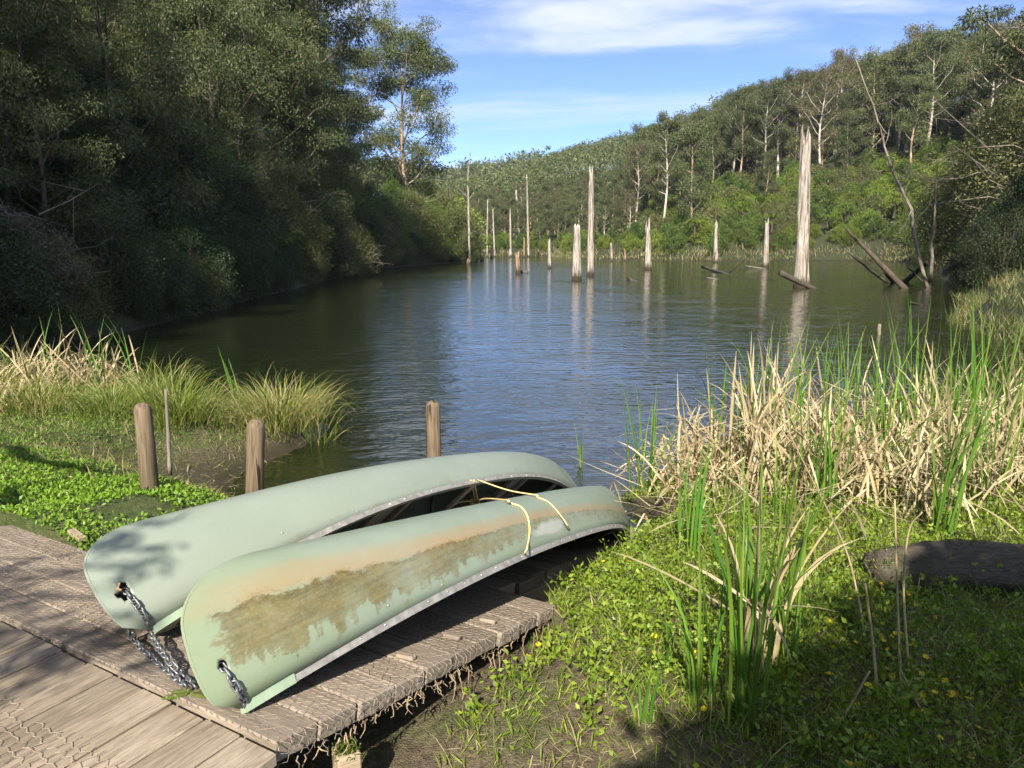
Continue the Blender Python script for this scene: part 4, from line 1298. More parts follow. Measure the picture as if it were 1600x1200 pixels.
a = pw(1097, 422, 0)
b = pw(1208, 439, 0)
log_obj('floating_log', 'long thin mossy log floating left of the tallest dead trunk', 'log', pw(1098, 417, .35), pw(1209, 440, -.1), .16, .12, 'log', 1, 'logs in the lake', .01, 2)
log_obj('floating_log', 'log leaning out of the water at the foot of the tallest dead trunk', 'log', at(1219, 426, 44), pw(1276, 453, -.1), .17, .13, 'log', 2, 'logs in the lake', .01)
log_obj('floating_branch', 'short dark branch sticking out of the water by the pointed stump', 'branch', at(981, 434, 56), pw(1016, 445, -.08), .10, .06, 'bark_dark', 3, 'logs in the lake', .02, 1)
log_obj('floating_log', 'short log lying beside the red-brown rotting stump', 'log', pw(811, 425, .1), pw(825, 426, .05), .22, .16, 'log', 4, 'logs in the lake', .0)
log_obj('floating_branch', 'thin branch lying in the water below the long floating log', 'branch', pw(1105, 434, .08), pw(1124, 437, -.03), .05, .03, 'twig', 5, 'logs in the lake', .0)
log_obj('floating_stick', 'small pale stick floating off the right reed bank', 'stick', pw(1422, 473, .05), pw(1441, 477, 0), .06, .035, 'snag', 6, 'logs in the lake', .0)
log_obj('floating_log', 'thin log touching the foot of the pale forked-top stump', 'log', pw(1165, 416, .15), pw(1196, 420, -.05), .10, .08, 'twig', 61, 'logs in the lake', .0)
bL = pw(1418, 456, -.2)
log_obj('leaning_dead_tree', 'thick dead log slanting up left out of the water near the right bank', 'dead tree', bL, at(1321, 357, 46), .20, .08, 'bark_dark', 7, 'leaning dead timber at the right bank', -.005, 2)
log_obj('leaning_dead_tree', 'thin grey log slanting out of the water left of the thick slanting log', 'dead tree', pw(1388, 443, -.1), at(1315, 385, 47), .11, .04, 'twig', 8, 'leaning dead timber at the right bank', .01, 3)
log_obj('leaning_dead_tree', 'short broken stub leaning against the thick slanting log', 'dead tree', pw(1398, 442, -.1), at(1383, 425, 47), .18, .14, 'bark_dark', 9, 'leaning dead timber at the right bank', .0)
log_obj('leaning_dead_tree', 'tall crooked dead tree leaning left at the right bank', 'dead tree', (*pw(1450, 449, 0)[:2], -.1), at(1337, 92, 47), .13, .025, 'twig', 10, 'leaning dead timber at the right bank', -.04, 12, 18)
log_obj('leaning_dead_tree', 'upright thin dead tree behind the tall leaning one', 'dead tree', (*pw(1454, 440, 0)[:2], .0), at(1466, 250, 52), .13, .03, 'twig', 11, 'leaning dead timber at the right bank', .02, 4)
log_obj('leaning_dead_tree', 'short dark log propped between the slanting log and the leaning dead tree', 'dead tree', pw(1414, 440, .0), at(1450, 409, 47), .20, .14, 'bark_dark', 12, 'leaning dead timber at the right bank', .0, 2)
log_obj('leaning_dead_tree', 'thin dark branch crossing the foot of the tall leaning dead tree', 'dead tree', pw(1449, 446, .0), at(1416, 414, 46), .07, .04, 'bark_dark', 13, 'leaning dead timber at the right bank', .02, 2)
log_obj('dead_snag_on_hill', 'white crooked snag standing on the far slope above the slender trunks', 'dead tree', (*at(813, 340, 215)[:2], gz(*at(813, 340, 215)[:2])), at(806, 297, 215), .5, .22, 'snag', 14, None, .02, 3)
for k, (x0, y0, x1, y1) in enumerate([(1378, 548, 1376, 520), (1418, 499, 1420, 505), (1395, 516, 1394, 511)][:1]):
    p = pw(1374, 523, 0)
    log_obj('mooring_stub', 'small grey stub standing in the water off the right reeds', 'stub', (p[0], p[1], -.3), (p[0], p[1] + .05, .30), .055, .05, 'twig', 15)
# ------------------------------------------------------------------ timber boardwalk and launching ramp
def dpos(al, le, z=0.0):
    q = DO + DA * al + DL * le
    return np.array([q[0], q[1], z])


def rampz(al):
    return DZ - max(al, 0) * RSL


rng = rs(17)
yaw = _ya
bw = thing('boardwalk', 'weathered timber boardwalk with wire netting in the lower left corner', 'boardwalk', tuple(dpos(-1.2, .9, DZ - .1)), yaw)
NAIL = mesh('nail', [(0, 0, .0012)] + [(.0042 * math.cos(q * 1.0472), .0042 * math.sin(q * 1.0472), .0) for q in range(6)], [(0, 1 + q, 1 + (q + 1) % 6) for q in range(6)], M['wire'], True)
le = .0
bwi = bw.matrix_basis.inverted()
k = 0
while le < 3.2:
    w = .172 + rng.uniform(-.004, .004)
    ln = 2.3
    me = box_mesh('plank', ln, w - .008, .045, .004, M['deck'])
    c = dpos(-.012 - ln / 2 + rng.uniform(-.006, .004), le + w / 2, DZ - .0225 + rng.uniform(-.003, .002))
    pl_ = obj('plank', me, bw, bwi @ Vector(c), (rng.uniform(-.006, .006), 0, rng.uniform(-.003, .003)))
    for nx in (-.05, -1.0):
        for ny in (-.27, .25):
            obj('nail', NAIL, pl_, (ln / 2 + nx + rng.uniform(-.012, .012), ny * w + rng.uniform(-.008, .008), .0222))
    le += w
    k += 1
for q in (-.25, -1.2, -2.1):
    me = box_mesh('bearer', .1, 3.1, .16, .006, M['ramp'])
    obj('bearer', me, bw, bwi @ Vector(dpos(q, 1.6, DZ - .045 - .083)))

rmp = thing('launching_ramp', 'timber launching ramp covered in wire netting sloping down under the two canoes', 'ramp', tuple(dpos(0, .8, DZ - .1)), yaw)
rmi = rmp.matrix_basis.inverted()
al = .0
SLA = math.atan(RSL)
k = 0
while al < 4.9:
    w = .205 + rng.uniform(-.008, .008)
    wide = al < RAMP_TOP
    l0 = .045 + rng.uniform(-.018, .012) + (.36 if al > 1.85 else 0)
    l1 = 3.3 if wide else 1.28
    me = box_mesh('plank', l1 - l0, w - .009, .075, .006, M['ramp'])
    mid = al + w / 2
    c = dpos(mid, (l0 + l1) / 2, rampz(mid) - .0375 + rng.uniform(-.004, .003))
    # plank length runs across the ramp: local X along DL, tilt with the slope
    o = obj('plank', me, rmp)
    o.matrix_local = rmi @ (Matrix.Translation(Vector(c)) @ Matrix.Rotation(yaw + math.pi / 2, 4, 'Z') @ Matrix.Rotation(SLA, 4, 'X') @ Matrix.Rotation(rng.uniform(-.004, .004), 4, 'Z'))
    al += w * math.cos(SLA)
    k += 1
for l_ in (.42, 1.1):
    me = box_mesh('bearer', 4.6, .09, .15, .006, M['ramp'])
    o = obj('bearer', me, rmp)
    o.matrix_local = rmi @ (Matrix.Translation(Vector(dpos(2.35, l_, rampz(2.35) - .155))) @ Matrix.Rotation(yaw, 4, 'Z') @ Matrix.Rotation(SLA, 4, 'Y'))
# small cleats nailed on the lit edge
cle = box_mesh('cleat', .085, .035, .022, .006, M['ramp'])


def on_ramp(px, py, up=0.0):
    d = ray(px, py)
    o_ = np.array([0, 0, CAMZ])
    n_ = np.array([RSL * DA[0], RSL * DA[1], 1])
    c_ = DZ + up + RSL * (DO @ DA)
    return o_ + d * (c_ - n_ @ o_) / (n_ @ d)


for px, py in ((634, 1026), (706, 995), (762, 970)):
    p = on_ramp(px, py, .012)
    o = obj('cleat', cle, rmp)
    o.matrix_local = rmi @ (Matrix.Translation(Vector(p)) @ Matrix.Rotation(yaw + math.pi / 2 + .15, 4, 'Z') @ Matrix.Rotation(SLA, 4, 'X'))


def hex_net(fn, a0, a1, l0, l1, cell, inside, rng, r=.0012, jit=.10, drop=.03):
    """hexagonal wire netting: fn maps (al, le) to a 3-D point"""
    V, F = [], []
    n = 0
    h = cell * .866
    na, nl_ = int((a1 - a0) / (cell * .75)) + 1, int((l1 - l0) / h) + 1
    segs = []
    ha = cell / 2
    for i in range(na):
        for j in range(nl_):
            ca = a0 + i * cell * .75
            cl_ = l0 + j * h + (h / 2 if i % 2 else 0)
            p = [(ca + ha * math.cos(t), cl_ + ha * math.sin(t)) for t in (0, math.pi / 3, 2 * math.pi / 3, math.pi)]
            segs += [(p[0], p[1]), (p[1], p[2]), (p[2], p[3])]

    def jt(q):
        s = math.sin(q[0] * 913.7 + q[1] * 517.3) * 43758.5
        s2 = math.sin(q[0] * 331.1 - q[1] * 741.9) * 12345.6
        b = .5 * cell * (math.sin(q[0] * 5 + q[1] * 3) + math.sin(q[1] * 7.3))
        return (q[0] + (s - math.floor(s) - .5) * cell * jit * 2 + b * .3, q[1] + (s2 - math.floor(s2) - .5) * cell * jit * 2 + b * .2)
    for a, b in segs:
        a, b = (round(a[0], 4), round(a[1], 4)), (round(b[0], 4), round(b[1], 4))
        m_ = ((a[0] + b[0]) / 2, (a[1] + b[1]) / 2)
        if not inside(*m_) or rng.random() < drop:
            continue
        p0, p1 = fn(*jt(a)), fn(*jt(b))
        d = nrm(p1 - p0)
        u = nrm(np.cross(d, (0.1, .2, 1)))
        w = np.cross(d, u)
        for p in (p0, p1):
            for t in (0, 2.094, 4.189):
                V.append(p + r * (math.cos(t) * u + math.sin(t) * w))
        F += [(n, n + 1, n + 4, n + 3), (n + 1, n + 2, n + 5, n + 4), (n + 2, n, n + 3, n + 5)]
        n += 6
    return np.array(V), F


V, F = hex_net(lambda a, l: dpos(a, l, DZ + .003 + .004 * abs(math.sin(a * 31 + l * 17))), -1.0, .0, .0, 2.4, .052, lambda a, l: a < -.30 - .02 * math.sin(l * 9) and l > .02, rs(1), .0013)
o = obj('wire_netting', mesh('wire_netting', V - np.array(bw.location), F, M['wire']), bw)
o.matrix_local = bwi @ Matrix.Translation(bw.location)
o["kind"] = "stuff"


def rfn(a, l):
    z = rampz(a) + .0022 + .0016 * abs(math.sin(a * 29 + l * 21))
    if l < .035:                                   # folded down over the plank ends
        ov = .035 - l
        return dpos(a, .022 - .012 * abs(math.sin(a * 40)), z - ov * 1.0)
    return dpos(a, l, z)


V, F = hex_net(rfn, 0.02, 1.95, -.045, 3.2, .040, lambda a, l: (l < 3.2 if a < RAMP_TOP else l < 1.2) and (l > -.045 + .03 * math.sin(a * 23)), rs(2), .0012, .18)
o = obj('wire_netting', mesh('wire_netting', V - np.array(rmp.location), F, M['wire']), rmp)
o.matrix_local = rmi @ Matrix.Translation(rmp.location)
o["kind"] = "stuff"
mb = MB()
rg = rs(8)
for k in range(70):                                # frayed strands and rootlets hanging from the edge
    a = rg.uniform(.05, 1.92)
    ln = rg.uniform(.02, .07) + (.16 * rg.random() if a > .9 and rg.random() < .45 else 0)
    p = dpos(a, .012, rampz(a) - .05 - .03 * rg.random())
    pts = [p]
    for s in range(4):
        pts.append(pts[-1] + np.array([rg.normal(0, .008), rg.normal(0, .008), -ln / 4]))
    mb.tube(np.array(pts) - np.array(rmp.location), [.0032, .003, .0026, .002, .0014], 4, False)
o = obj('frayed_netting', mb.mesh('frayed_netting', M['frayed']), rmp)
o.matrix_local = rmi @ Matrix.Translation(rmp.location)
o["kind"] = "stuff"
# short timber offcut lying on the far boards, left of the far canoe
p = on_ramp(120, 836, .02)
me = box_mesh('timber_offcut', .16, .05, .03, .005, M['post'])
tag(obj('timber_offcut', me, None, p, (0, SLA * .5, yaw - 1.7)), 'short timber offcut lying on the boards behind the far canoe', 'offcut')

# ------------------------------------------------------------------ canoes
SH = [4.7404, .4366, .5654, .2104, 2.436, .43, .1686, 3.018, 2.4255, .0092, .60, 2.2924, 2.12]


def canoe_mesh(name, mat, nu=150, nh=34):
    L, B, D, Hs, q, Rr, tb, n, p, rk, hb, e1, e2 = SH
    ph = np.linspace(0, math.pi / 2, nh)
    hs = np.sin(ph) ** (2 / n)
    hs[-1] = 1.0
    bm_ = B * np.clip(np.cos(ph), 0, 1) ** (2 / n)
    bm_[-1] = 0
    t = (1 - np.cos(np.pi * np.linspace(0, 1, nu))) / 2
    x0 = np.where(hs < hb, tb * (1 - np.clip(1 - np.clip(1 - hs / hb, 0, 1) ** e1, 0, 1) ** (1 / e1)), Rr * (1 - np.clip(1 - np.clip((hs - hb) / (1 - hb), 0, 1) ** e2, 0, 1) ** (1 / e2)))
    U = x0[None] + t[:, None] * (L - 2 * x0[None])
    c = np.abs(2 * U / L - 1)
    gg = Hs * (1 - c ** q)
    kk = D - rk * c ** 4
    W = gg + (kk - gg) * hs[None]
    Vv = bm_[None] * (1 - np.abs(2 * t - 1) ** p)[:, None]
    return t, U, Vv, W


def sweep_rect(C, out, upv, o0, o1, z0, z1):
    """rectangular section swept along C; out/upv unit vectors per station"""
    n = len(C)
    V = np.stack([C + out * o0 + upv * z0, C + out * o1 + upv * z0, C + out * o1 + upv * z1, C + out * o0 + upv * z1], 1).reshape(-1, 3)
    F = []
    for i in range(n - 1):
        for j in range(4):
            k = (j + 1) % 4
            F.append((i * 4 + j, i * 4 + k, (i + 1) * 4 + k, (i + 1) * 4 + j))
    F += [(3, 2, 1, 0), tuple((n - 1) * 4 + j for j in range(4))]
    return V, F


def dome(r, h, seg=8):
    V, F = [(0, 0, h)], []
    for rr_, z in ((.6, .8), (1.0, .15), (1.05, -.3)):
        V += [(r * rr_ * math.cos(2 * math.pi * i / seg), r * rr_ * math.sin(2 * math.pi * i / seg), h * z) for i in range(seg)]
    for i in range(seg):
        j = (i + 1) % seg
        F.append((0, 1 + i, 1 + j))
        for k in range(2):
            F.append((1 + k * seg + i, 1 + (k + 1) * seg + i, 1 + (k + 1) * seg + j, 1 + k * seg + j))
    return V, F


RIVET = mesh('rivet', *dome(.0048, .003), M['rivet'], True)
BOLT = mesh('bolt', *dome(.0065, .004), M['alu'], True)


def build_canoe(label, mat, pose_, hole_px, hole_r, bolts, seed, plate_u):
    x, y, z, yw, pt, rl = pose_
    MW = Matrix.Translation((x, y, z)) @ Matrix.Rotation(yw, 4, 'Z') @ Matrix.Rotation(pt, 4, 'Y') @ Matrix.Rotation(rl, 4, 'X')
    root = thing('canoe', label, 'canoe')
    root.matrix_world = MW
    root["group"] = 'upturned canoes on the ramp'
    MI = MW.inverted()
    t, U, Vv, W = canoe_mesh('hull', mat)
    nu, nh = U.shape
    # columns: right gunwale -> keel -> left gunwale
    X = np.concatenate([U, U[:, -2::-1]], 1)
    Y = np.concatenate([-Vv, Vv[:, -2::-1]], 1)
    Z = np.concatenate([W, W[:, -2::-1]], 1)
    nc = X.shape[1]
    P = np.stack([X, Y, Z], -1)
    seg = np.linalg.norm(np.diff(P, axis=1), axis=2)
    arc = np.concatenate([np.zeros((nu, 1)), np.cumsum(seg, 1)], 1)
    arc = 2 * arc / arc[:, -1:]
    uv = np.stack([X / SH[0], arc], -1).reshape(-1, 2)
    i, j = np.meshgrid(np.arange(nu - 1), np.arange(nc - 1), indexing='ij')
    F = np.stack([i * nc + j, (i + 1) * nc + j, (i + 1) * nc + j + 1, i * nc + j + 1], -1).reshape(-1, 4)
    me = mesh('hull', P.reshape(-1, 3), F, mat, True, None, uv)
    bm = bmesh.new()
    bm.from_mesh(me)
    bmesh.ops.remove_doubles(bm, verts=bm.verts[:], dist=.0006)
    bmesh.ops.recalc_face_normals(bm, faces=bm.faces[:])
    top = max(bm.faces, key=lambda f: f.calc_center_median().z)
    if top.normal.z < 0:
        bmesh.ops.reverse_faces(bm, faces=bm.faces[:])
    bm.to_mesh(me)
    tree = BVHTree.FromBMesh(bm)
    bm.free()
    me.polygons.foreach_set("use_smooth", np.ones(len(me.polygons), dtype=bool))

    def hit(px, py):
        o_ = MI @ Vector((0, 0, CAMZ))
        d_ = (MI.to_3x3() @ Vector(ray(px, py))).normalized()
        loc, nr_, _, _ = tree.ray_cast(o_, d_)
        if loc is None:                            # just off the outline: nearest point of the hull to that line of sight
            best = min((tree.find_nearest(o_ + d_ * q) for q in np.linspace(1.5, 9, 160)), key=lambda h: h[3])
            loc, nr_ = best[0], best[1]
        return loc, nr_
    hull = obj('hull', me, root)
    so = hull.modifiers.new('shell', 'SOLIDIFY')
    so.thickness = .007
    so.offset = -1
    hl, hn = hit(*hole_px)
    if hl is not None:
        rg = rs(seed)
        n = 16
        hr_ = 1 + rg.normal(0, .22 if hole_r[0] > .03 else .05, n)
        cm = []
        for zc_ in (-.05, .05):
            for k in range(n):
                a = 2 * math.pi * k / n
                rr_ = hr_[k]
                cm.append((hole_r[0] * rr_ * math.cos(a), hole_r[1] * rr_ * math.sin(a), zc_))
        cf = [tuple(range(n - 1, -1, -1)), tuple(range(n, 2 * n))] + [(k, (k + 1) % n, n + (k + 1) % n, n + k) for k in range(n)]
        cut = obj('cutter', mesh('cutter', cm, cf))
        cut.matrix_world = MW @ Matrix.Translation(hl) @ hn.to_track_quat('Z', 'X').to_matrix().to_4x4()
        bo = hull.modifiers.new('hole', 'BOOLEAN')
        bo.operation = 'DIFFERENCE'
        bo.solver = 'EXACT'
        bo.object = cut
        bpy.context.view_layer.update()
        ev = hull.evaluated_get(bpy.context.evaluated_depsgraph_get())
        m2 = bpy.data.meshes.new_from_object(ev)
        hull.modifiers.clear()
        hull.data = m2
        m2.name = 'hull'
        bpy.data.objects.remove(cut)
        if hole_r[0] > .03:                        # torn flap of plastic at the upper edge
            fl = []
            for k in range(9):
                a = .2 + 1.5 * k / 8
                r0_ = hole_r[0] * hr_[int(a / 6.283 * n) % n]
                for q_, up_ in ((1.0, .001), (.78 + .1 * rg.random(), .012), (.62 + .15 * rg.random(), .020)):
                    fl.append((r0_ * q_ * math.cos(a), r0_ * q_ * math.sin(a) * hole_r[1] / hole_r[0], up_))
            ff = [(k * 3 + q_, k * 3 + q_ + 1, k * 3 + q_ + 4, k * 3 + q_ + 3) for k in range(8) for q_ in (0, 1)]
            ro = obj('torn_flap', mesh('torn_flap', fl, ff, M['rawedge']), root)
            ro.matrix_local = Matrix.Translation(hl) @ hn.to_track_quat('Z', 'X').to_matrix().to_4x4()
    # gunwales
    for sg in (-1, 1):
        C = np.stack([U[:, 0], sg * Vv[:, 0], W[:, 0]], 1)
        T = nrm(np.gradient(C, axis=0))
        up = np.tile(np.array([0, 0, 1.0]), (nu, 1))
        out = nrm(np.cross(T, up)) * (1 if sg < 0 else -1)
        up = nrm(np.cross(out, T))
        up = up * np.sign(up[:, 2:3] + 1e-9)
        sel = (C[:, 0] > .10) & (C[:, 0] < SH[0] - .10) if False else slice(2, nu - 2)
        Vg, Fg = sweep_rect(C[sel], out[sel], up[sel], -.010, .006, -.010, .016)
        gw = obj('gunwale', mesh('gunwale', Vg, Fg, M['alu']), root)
        Vg, Fg = sweep_rect(C[sel], out[sel], up[sel], -.018, .011, -.0145, -.0095)
        obj('lip', mesh('lip', Vg, Fg, M['alu']), gw)
        # rivets along the visible side
        if sg < 0:
            s = np.concatenate([[0], np.cumsum(np.linalg.norm(np.diff(C, axis=0), axis=1))])
            for d in np.arange(.5, s[-1] - .3, .125):
                p = np.array([np.interp(d, s, C[:, c]) for c in range(3)])
                o_ = np.array([np.interp(d, s, out[:, c]) for c in range(3)])
                u_ = np.array([np.interp(d, s, up[:, c]) for c in range(3)])
                r_ = obj('rivet', RIVET, root)
                r_.matrix_local = Matrix.Translation(Vector(p + o_ * .0066 + u_ * .003)) @ Vector(o_).to_track_quat('Z', 'X').to_matrix().to_4x4()
    # green plastic end plates closing both ends
    for end in (0, 1):
        idx = [q for q in range(nu) if (U[q, 0] if end == 0 else SH[0] - U[q, 0]) < plate_u]
        Pv, Pf = [], []
        for q in idx:
            for sg in (-1, 1):
                b_ = sg * (Vv[q, 0] + .013)
                Pv += [(U[q, 0], b_, W[q, 0] + .018), (U[q, 0], b_, W[q, 0] - .016), (U[q, 0], b_ - sg * min(.03, abs(b_)), W[q, 0] - .016)]
        for a_ in range(len(idx) - 1):
            b0, b1 = a_ * 6, (a_ + 1) * 6
            Pf += [(b0, b0 + 1, b1 + 1, b1), (b0 + 3, b1 + 3, b1 + 4, b0 + 4), (b0 + 1, b0 + 2, b1 + 2, b1 + 1), (b0 + 4, b1 + 4, b1 + 5, b0 + 5), (b0 + 2, b0 + 5, b1 + 5, b1 + 2)]
        e0 = (len(idx) - 1) * 6 if end == 0 else 0
        s0 = 0 if end == 0 else (len(idx) - 1) * 6
        Pf += [(s0, s0 + 1, s0 + 4, s0 + 3), (e0, e0 + 1, e0 + 2), (e0 + 3, e0 + 4, e0 + 5)]
        mpl = mesh('end_plate', Pv, Pf, M['plate'])
        bm = bmesh.new()
        bm.from_mesh(mpl)
        bmesh.ops.recalc_face_normals(bm, faces=bm.faces[:])
        bm.to_mesh(mpl)
        bm.free()
        obj('end_plate', mpl, root)
    # thwarts and seats inside
    Lc = SH[0]

    def gun(u):
        return np.interp(u, U[:, 0], Vv[:, 0]), np.interp(u, U[:, 0], W[:, 0])
    for u_, w_ in ((.22, .05), (.50, .06), (.80, .05)):
        b_, g_ = gun(u_ * Lc)
        obj('thwart', box_mesh('thwart', w_, 2 * b_ - .02, .022, .004, M['alu']), root, (u_ * Lc, 0, g_ + .006))
    for u_ in (.36, .68):
        b_, g_ = gun(u_ * Lc)
        st = obj('seat', box_mesh('seat', .20, 2 * b_ * .82, .012, .003, M['seat']), root, (u_ * Lc, 0, g_ + .075))
        for du in (-.12, .12):
            obj('seat_frame', box_mesh('seat_frame', .03, 2 * b_ - .03, .03, .004, M['alu']), st, (du, 0, -.02))
    for u_ in np.linspace(.24, .78, 7):
        q = int(np.argmin(np.abs(U[:, -1] / Lc - u_)))
        rp = P[q] * np.array([1, .95, 1]) - np.array([0, 0, .022])
        rp = rp[3:-3:3]
        obj('rib', mesh('rib', *tube(rp, .011, 4), M['seat'], False), root)
    for px, py in bolts:
        l_, n_ = hit(px, py)
        if l_ is not None:
            b_ = obj('bolt', BOLT, root)
            b_.matrix_local = Matrix.Translation(l_) @ n_.to_track_quat('Z', 'X').to_matrix().to_4x4()
    return root, MW, hit


NEAR_POSE = (-.9908, 2.1402, .937, 1.1013, .2238, -.4882)
FAR_POSE = (-1.5344, 2.6394, .952, 1.0629, .1832, -.7935)
c_near, MWn, hit_n = build_canoe('near upturned canoe, pale green with brown algae and rust-coloured stains along its side', M['hull_near'], NEAR_POSE, (349, 1041), (.021, .016), [(607, 946), (691, 914)], 1, .36)
c_far, MWf, hit_f = build_canoe('far upturned canoe, clean pale green, tilted so its dark inside shows', M['hull_far'], FAR_POSE, (193, 923), (.040, .026), [(559, 799), (680, 752), (714, 745), (803, 733), (821, 731), (441, 832)], 2, .30)


def hull_pt(hit, MW, px, py, off=.006):
    l_, n_ = hit(px, py)
    return np.array(MW @ l_) + np.array(MW.to_3x3() @ n_) * off


# ------------------------------------------------------------------ chains
LINK_V, LINK_F = [], []
lp = []
for k in range(14):
    a = 2 * math.pi * k / 14
    lp.append((.0105 * math.copysign(abs(math.cos(a)) ** .8, math.cos(a)) + .0095 * (1 if math.cos(a) > .01 else -1 if math.cos(a) < -.01 else 0), .0115 * math.sin(a), 0))
LV, LF = tube(lp + [lp[0]], .0042, 6, False)
LINK = mesh('link', LV, LF, M['chain'], True)


def chain(label, pts, pitch=.0265):
    P = bez(pts, 20)
    s = np.concatenate([[0], np.cumsum(np.linalg.norm(np.diff(P, axis=0), axis=1))])
    root = thing('chain', label, 'chain', tuple(P[-1]), 0, 'chains securing the canoes')
    k = 0
    for d in np.arange(.004, s[-1], pitch):
        p = np.array([np.interp(d, s, P[:, c]) for c in range(3)])
        q = np.array([np.interp(min(d + .01, s[-1]), s, P[:, c]) for c in range(3)]) - np.array([np.interp(max(d - .01, 0), s, P[:, c]) for c in range(3)])
        o = obj('link', LINK, root)
        o.matrix_local = Matrix.Translation(Vector(p - P[-1])) @ Vector(q).to_track_quat('X', 'Z').to_matrix().to_4x4() @ Matrix.Rotation((math.pi / 2 if k % 2 else 0) + .35 * math.sin(k * 1.7), 4, 'X')
        k += 1


h0 = hull_pt(hit_n, MWn, 349, 1041, -.012)
h1 = hull_pt(hit_n, MWn, 358, 1058, .010)
h2 = hull_pt(hit_n, MWn, 372, 1082, .012)
chain('short chain hanging from the hole in the near canoe bow', [h0, h1, h2, on_ramp(385, 1103, .03), on_ramp(392, 1112, .008)])
f0 = hull_pt(hit_f, MWf, 196, 921, -.012)
f1 = hull_pt(hit_f, MWf, 206, 938, .012)
f2 = hull_pt(hit_f, MWf, 226, 966, .012)
f3 = hull_pt(hit_f, MWf, 238, 986, .015)
chain('chain hanging from the torn hole in the far canoe down to the boards', [f0, f1, f2, f3, on_ramp(262, 1030, .05), on_ramp(284, 1054, .012), on_ramp(303, 1072, .010)])
l_, n_ = hit_f(200, 968)
chain('slacker left-hand chain coming from under the far canoe bow', [np.array(MWf @ l_) + (.0, .05, -.02), on_ramp(205, 990, .04), on_ramp(222, 1014, .025), on_ramp(252, 1040, .010), on_ramp(276, 1061, .010), on_ramp(298, 1078, .010)])

# ------------------------------------------------------------------ yellow rope
mb = MB()
kn = at(742, 783, 5.05)
g1 = hull_pt(hit_f, MWf, 734, 752, .01)
keel = [hull_pt(hit_n, MWn, a, b, .007) for a, b in ((793, 787), (812, 793), (822, 806), (826, 826), (824, 846), (818, 866), (811, 879))]
mb.tube(bez([g1, kn + (.0, 0, .03), kn, kn * .6 + keel[0] * .4 + (0, 0, .02), keel[0] + (0, 0, .012)] + keel, 5), .0055, 6)
g2 = hull_pt(hit_f, MWf, 744, 751, .01)
k2 = [hull_pt(hit_n, MWn, a, b, .007) for a, b in ((838, 778), (856, 786), (872, 803), (888, 827), (901, 851))]
mid = (g2 * .45 + k2[0] * .55) + np.array([0, 0, -.01])
mb.tube(bez([g2, mid, k2[0] + (0, 0, .01)] + k2, 6), .0045, 6)
tail = at(696, 795, 4.85)
mb.tube(bez([kn, (kn + tail) / 2 + (0, 0, .02), tail], 8), .0055, 6)
mb.tube(bez([g1 + (.02, 0, 0), kn + (.02, .0, .02), kn + (.03, -.01, -.015), kn + (-.03, -.01, -.01), kn + (-.02, .01, .015), kn + (.025, 0, .0)], 6), .006, 6)
tag(obj('rope', mb.mesh('rope', M['rope'])), 'yellow rope tied in the far canoe and laid over the near canoe', 'rope')

# ------------------------------------------------------------------ posts
def round_post(label, base, top, r, seed):
    base, top = np.array(base), np.array(top)
    L = np.linalg.norm(top - base)
    prof = [(0, r * 1.02), (L * .5, r), (L - r * .95, r * .985), (L - r * .55, r * .90), (L - r * .2, r * .66), (L - r * .03, r * .3), (L, .001)]
    sides = 18
    rg = rs(seed)
    wob_ = 1 + .02 * np.sin(np.arange(sides) * 1.3 + seed) + rg.normal(0, .008, sides)
    V, F = [], []
    for z, rr_ in prof:
        V += [(rr_ * wob_[j] * math.cos(2 * math.pi * j / sides), rr_ * wob_[j] * math.sin(2 * math.pi * j / sides), z) for j in range(sides)]
    for i in range(len(prof) - 1):
        for j in range(sides):
            k = (j + 1) % sides
            F.append((i * sides + j, i * sides + k, (i + 1) * sides + k, (i + 1) * sides + j))
    o = obj('timber_post', mesh('timber_post', V, F, M['rpost'], True))
    o.matrix_world = Matrix.Translation(Vector(base)) @ Vector(top - base).to_track_quat('Z', 'Y').to_matrix().to_4x4()
    tag(o, label, 'post', 'round timber mooring posts')


def down(p, q, extra):
    d = nrm(np.array(q) - np.array(p))
    return np.array(q) + d * extra


T1, B1 = at(222, 629, 5.45), at(233, 747, 5.40)
round_post('leftmost round timber post, leaning left out of the grass', down(T1, B1, .3), T1, .064, 1)
T2, B2 = at(400, 655, 5.35), at(398, 764, 5.35)
round_post('middle round timber post at the edge of the muddy inlet', down(T2, B2, .5), T2, .066, 2)
T3 = at(676, 626, 6.75)
round_post('rightmost round timber post standing in the water behind the canoes', (T3[0], T3[1], -.6), T3, .067, 3)
# square mossy post below the ramp corner
p = at(541, 1171, 2.42)
sq = thing('square_post', 'short square timber post with a cap of moss below the ramp edge', 'post', (p[0], p[1], p[2]), .5)
obj('shaft', box_mesh('shaft', .088, .088, .7, .006, M['post']), sq, (0, 0, -.35), (0, 0, 0))
rg = rs(4)
n = 420
pp = np.stack([rg.normal(0, .020, n), rg.normal(0, .020, n), np.abs(rg.normal(0, .006, n)) + .001], 1)
Vv, Ff = leafquads(pp, nrm(rg.normal(size=(n, 3)) + (0, 0, 1.2)), rg.uniform(.010, .026, n), .006, rg)
obj('moss', mesh('moss', Vv, Ff, M['moss'], False, rg.random(n)), sq)
# bleached stick by the leftmost post
log_obj('bleached_stick', 'thin bleached stick standing upright beside the leftmost post', 'stick', at(266, 742, 6.2), at(259, 608, 6.15), .019, .012, 'twig', 33, None, .02, 0, 9, 7)
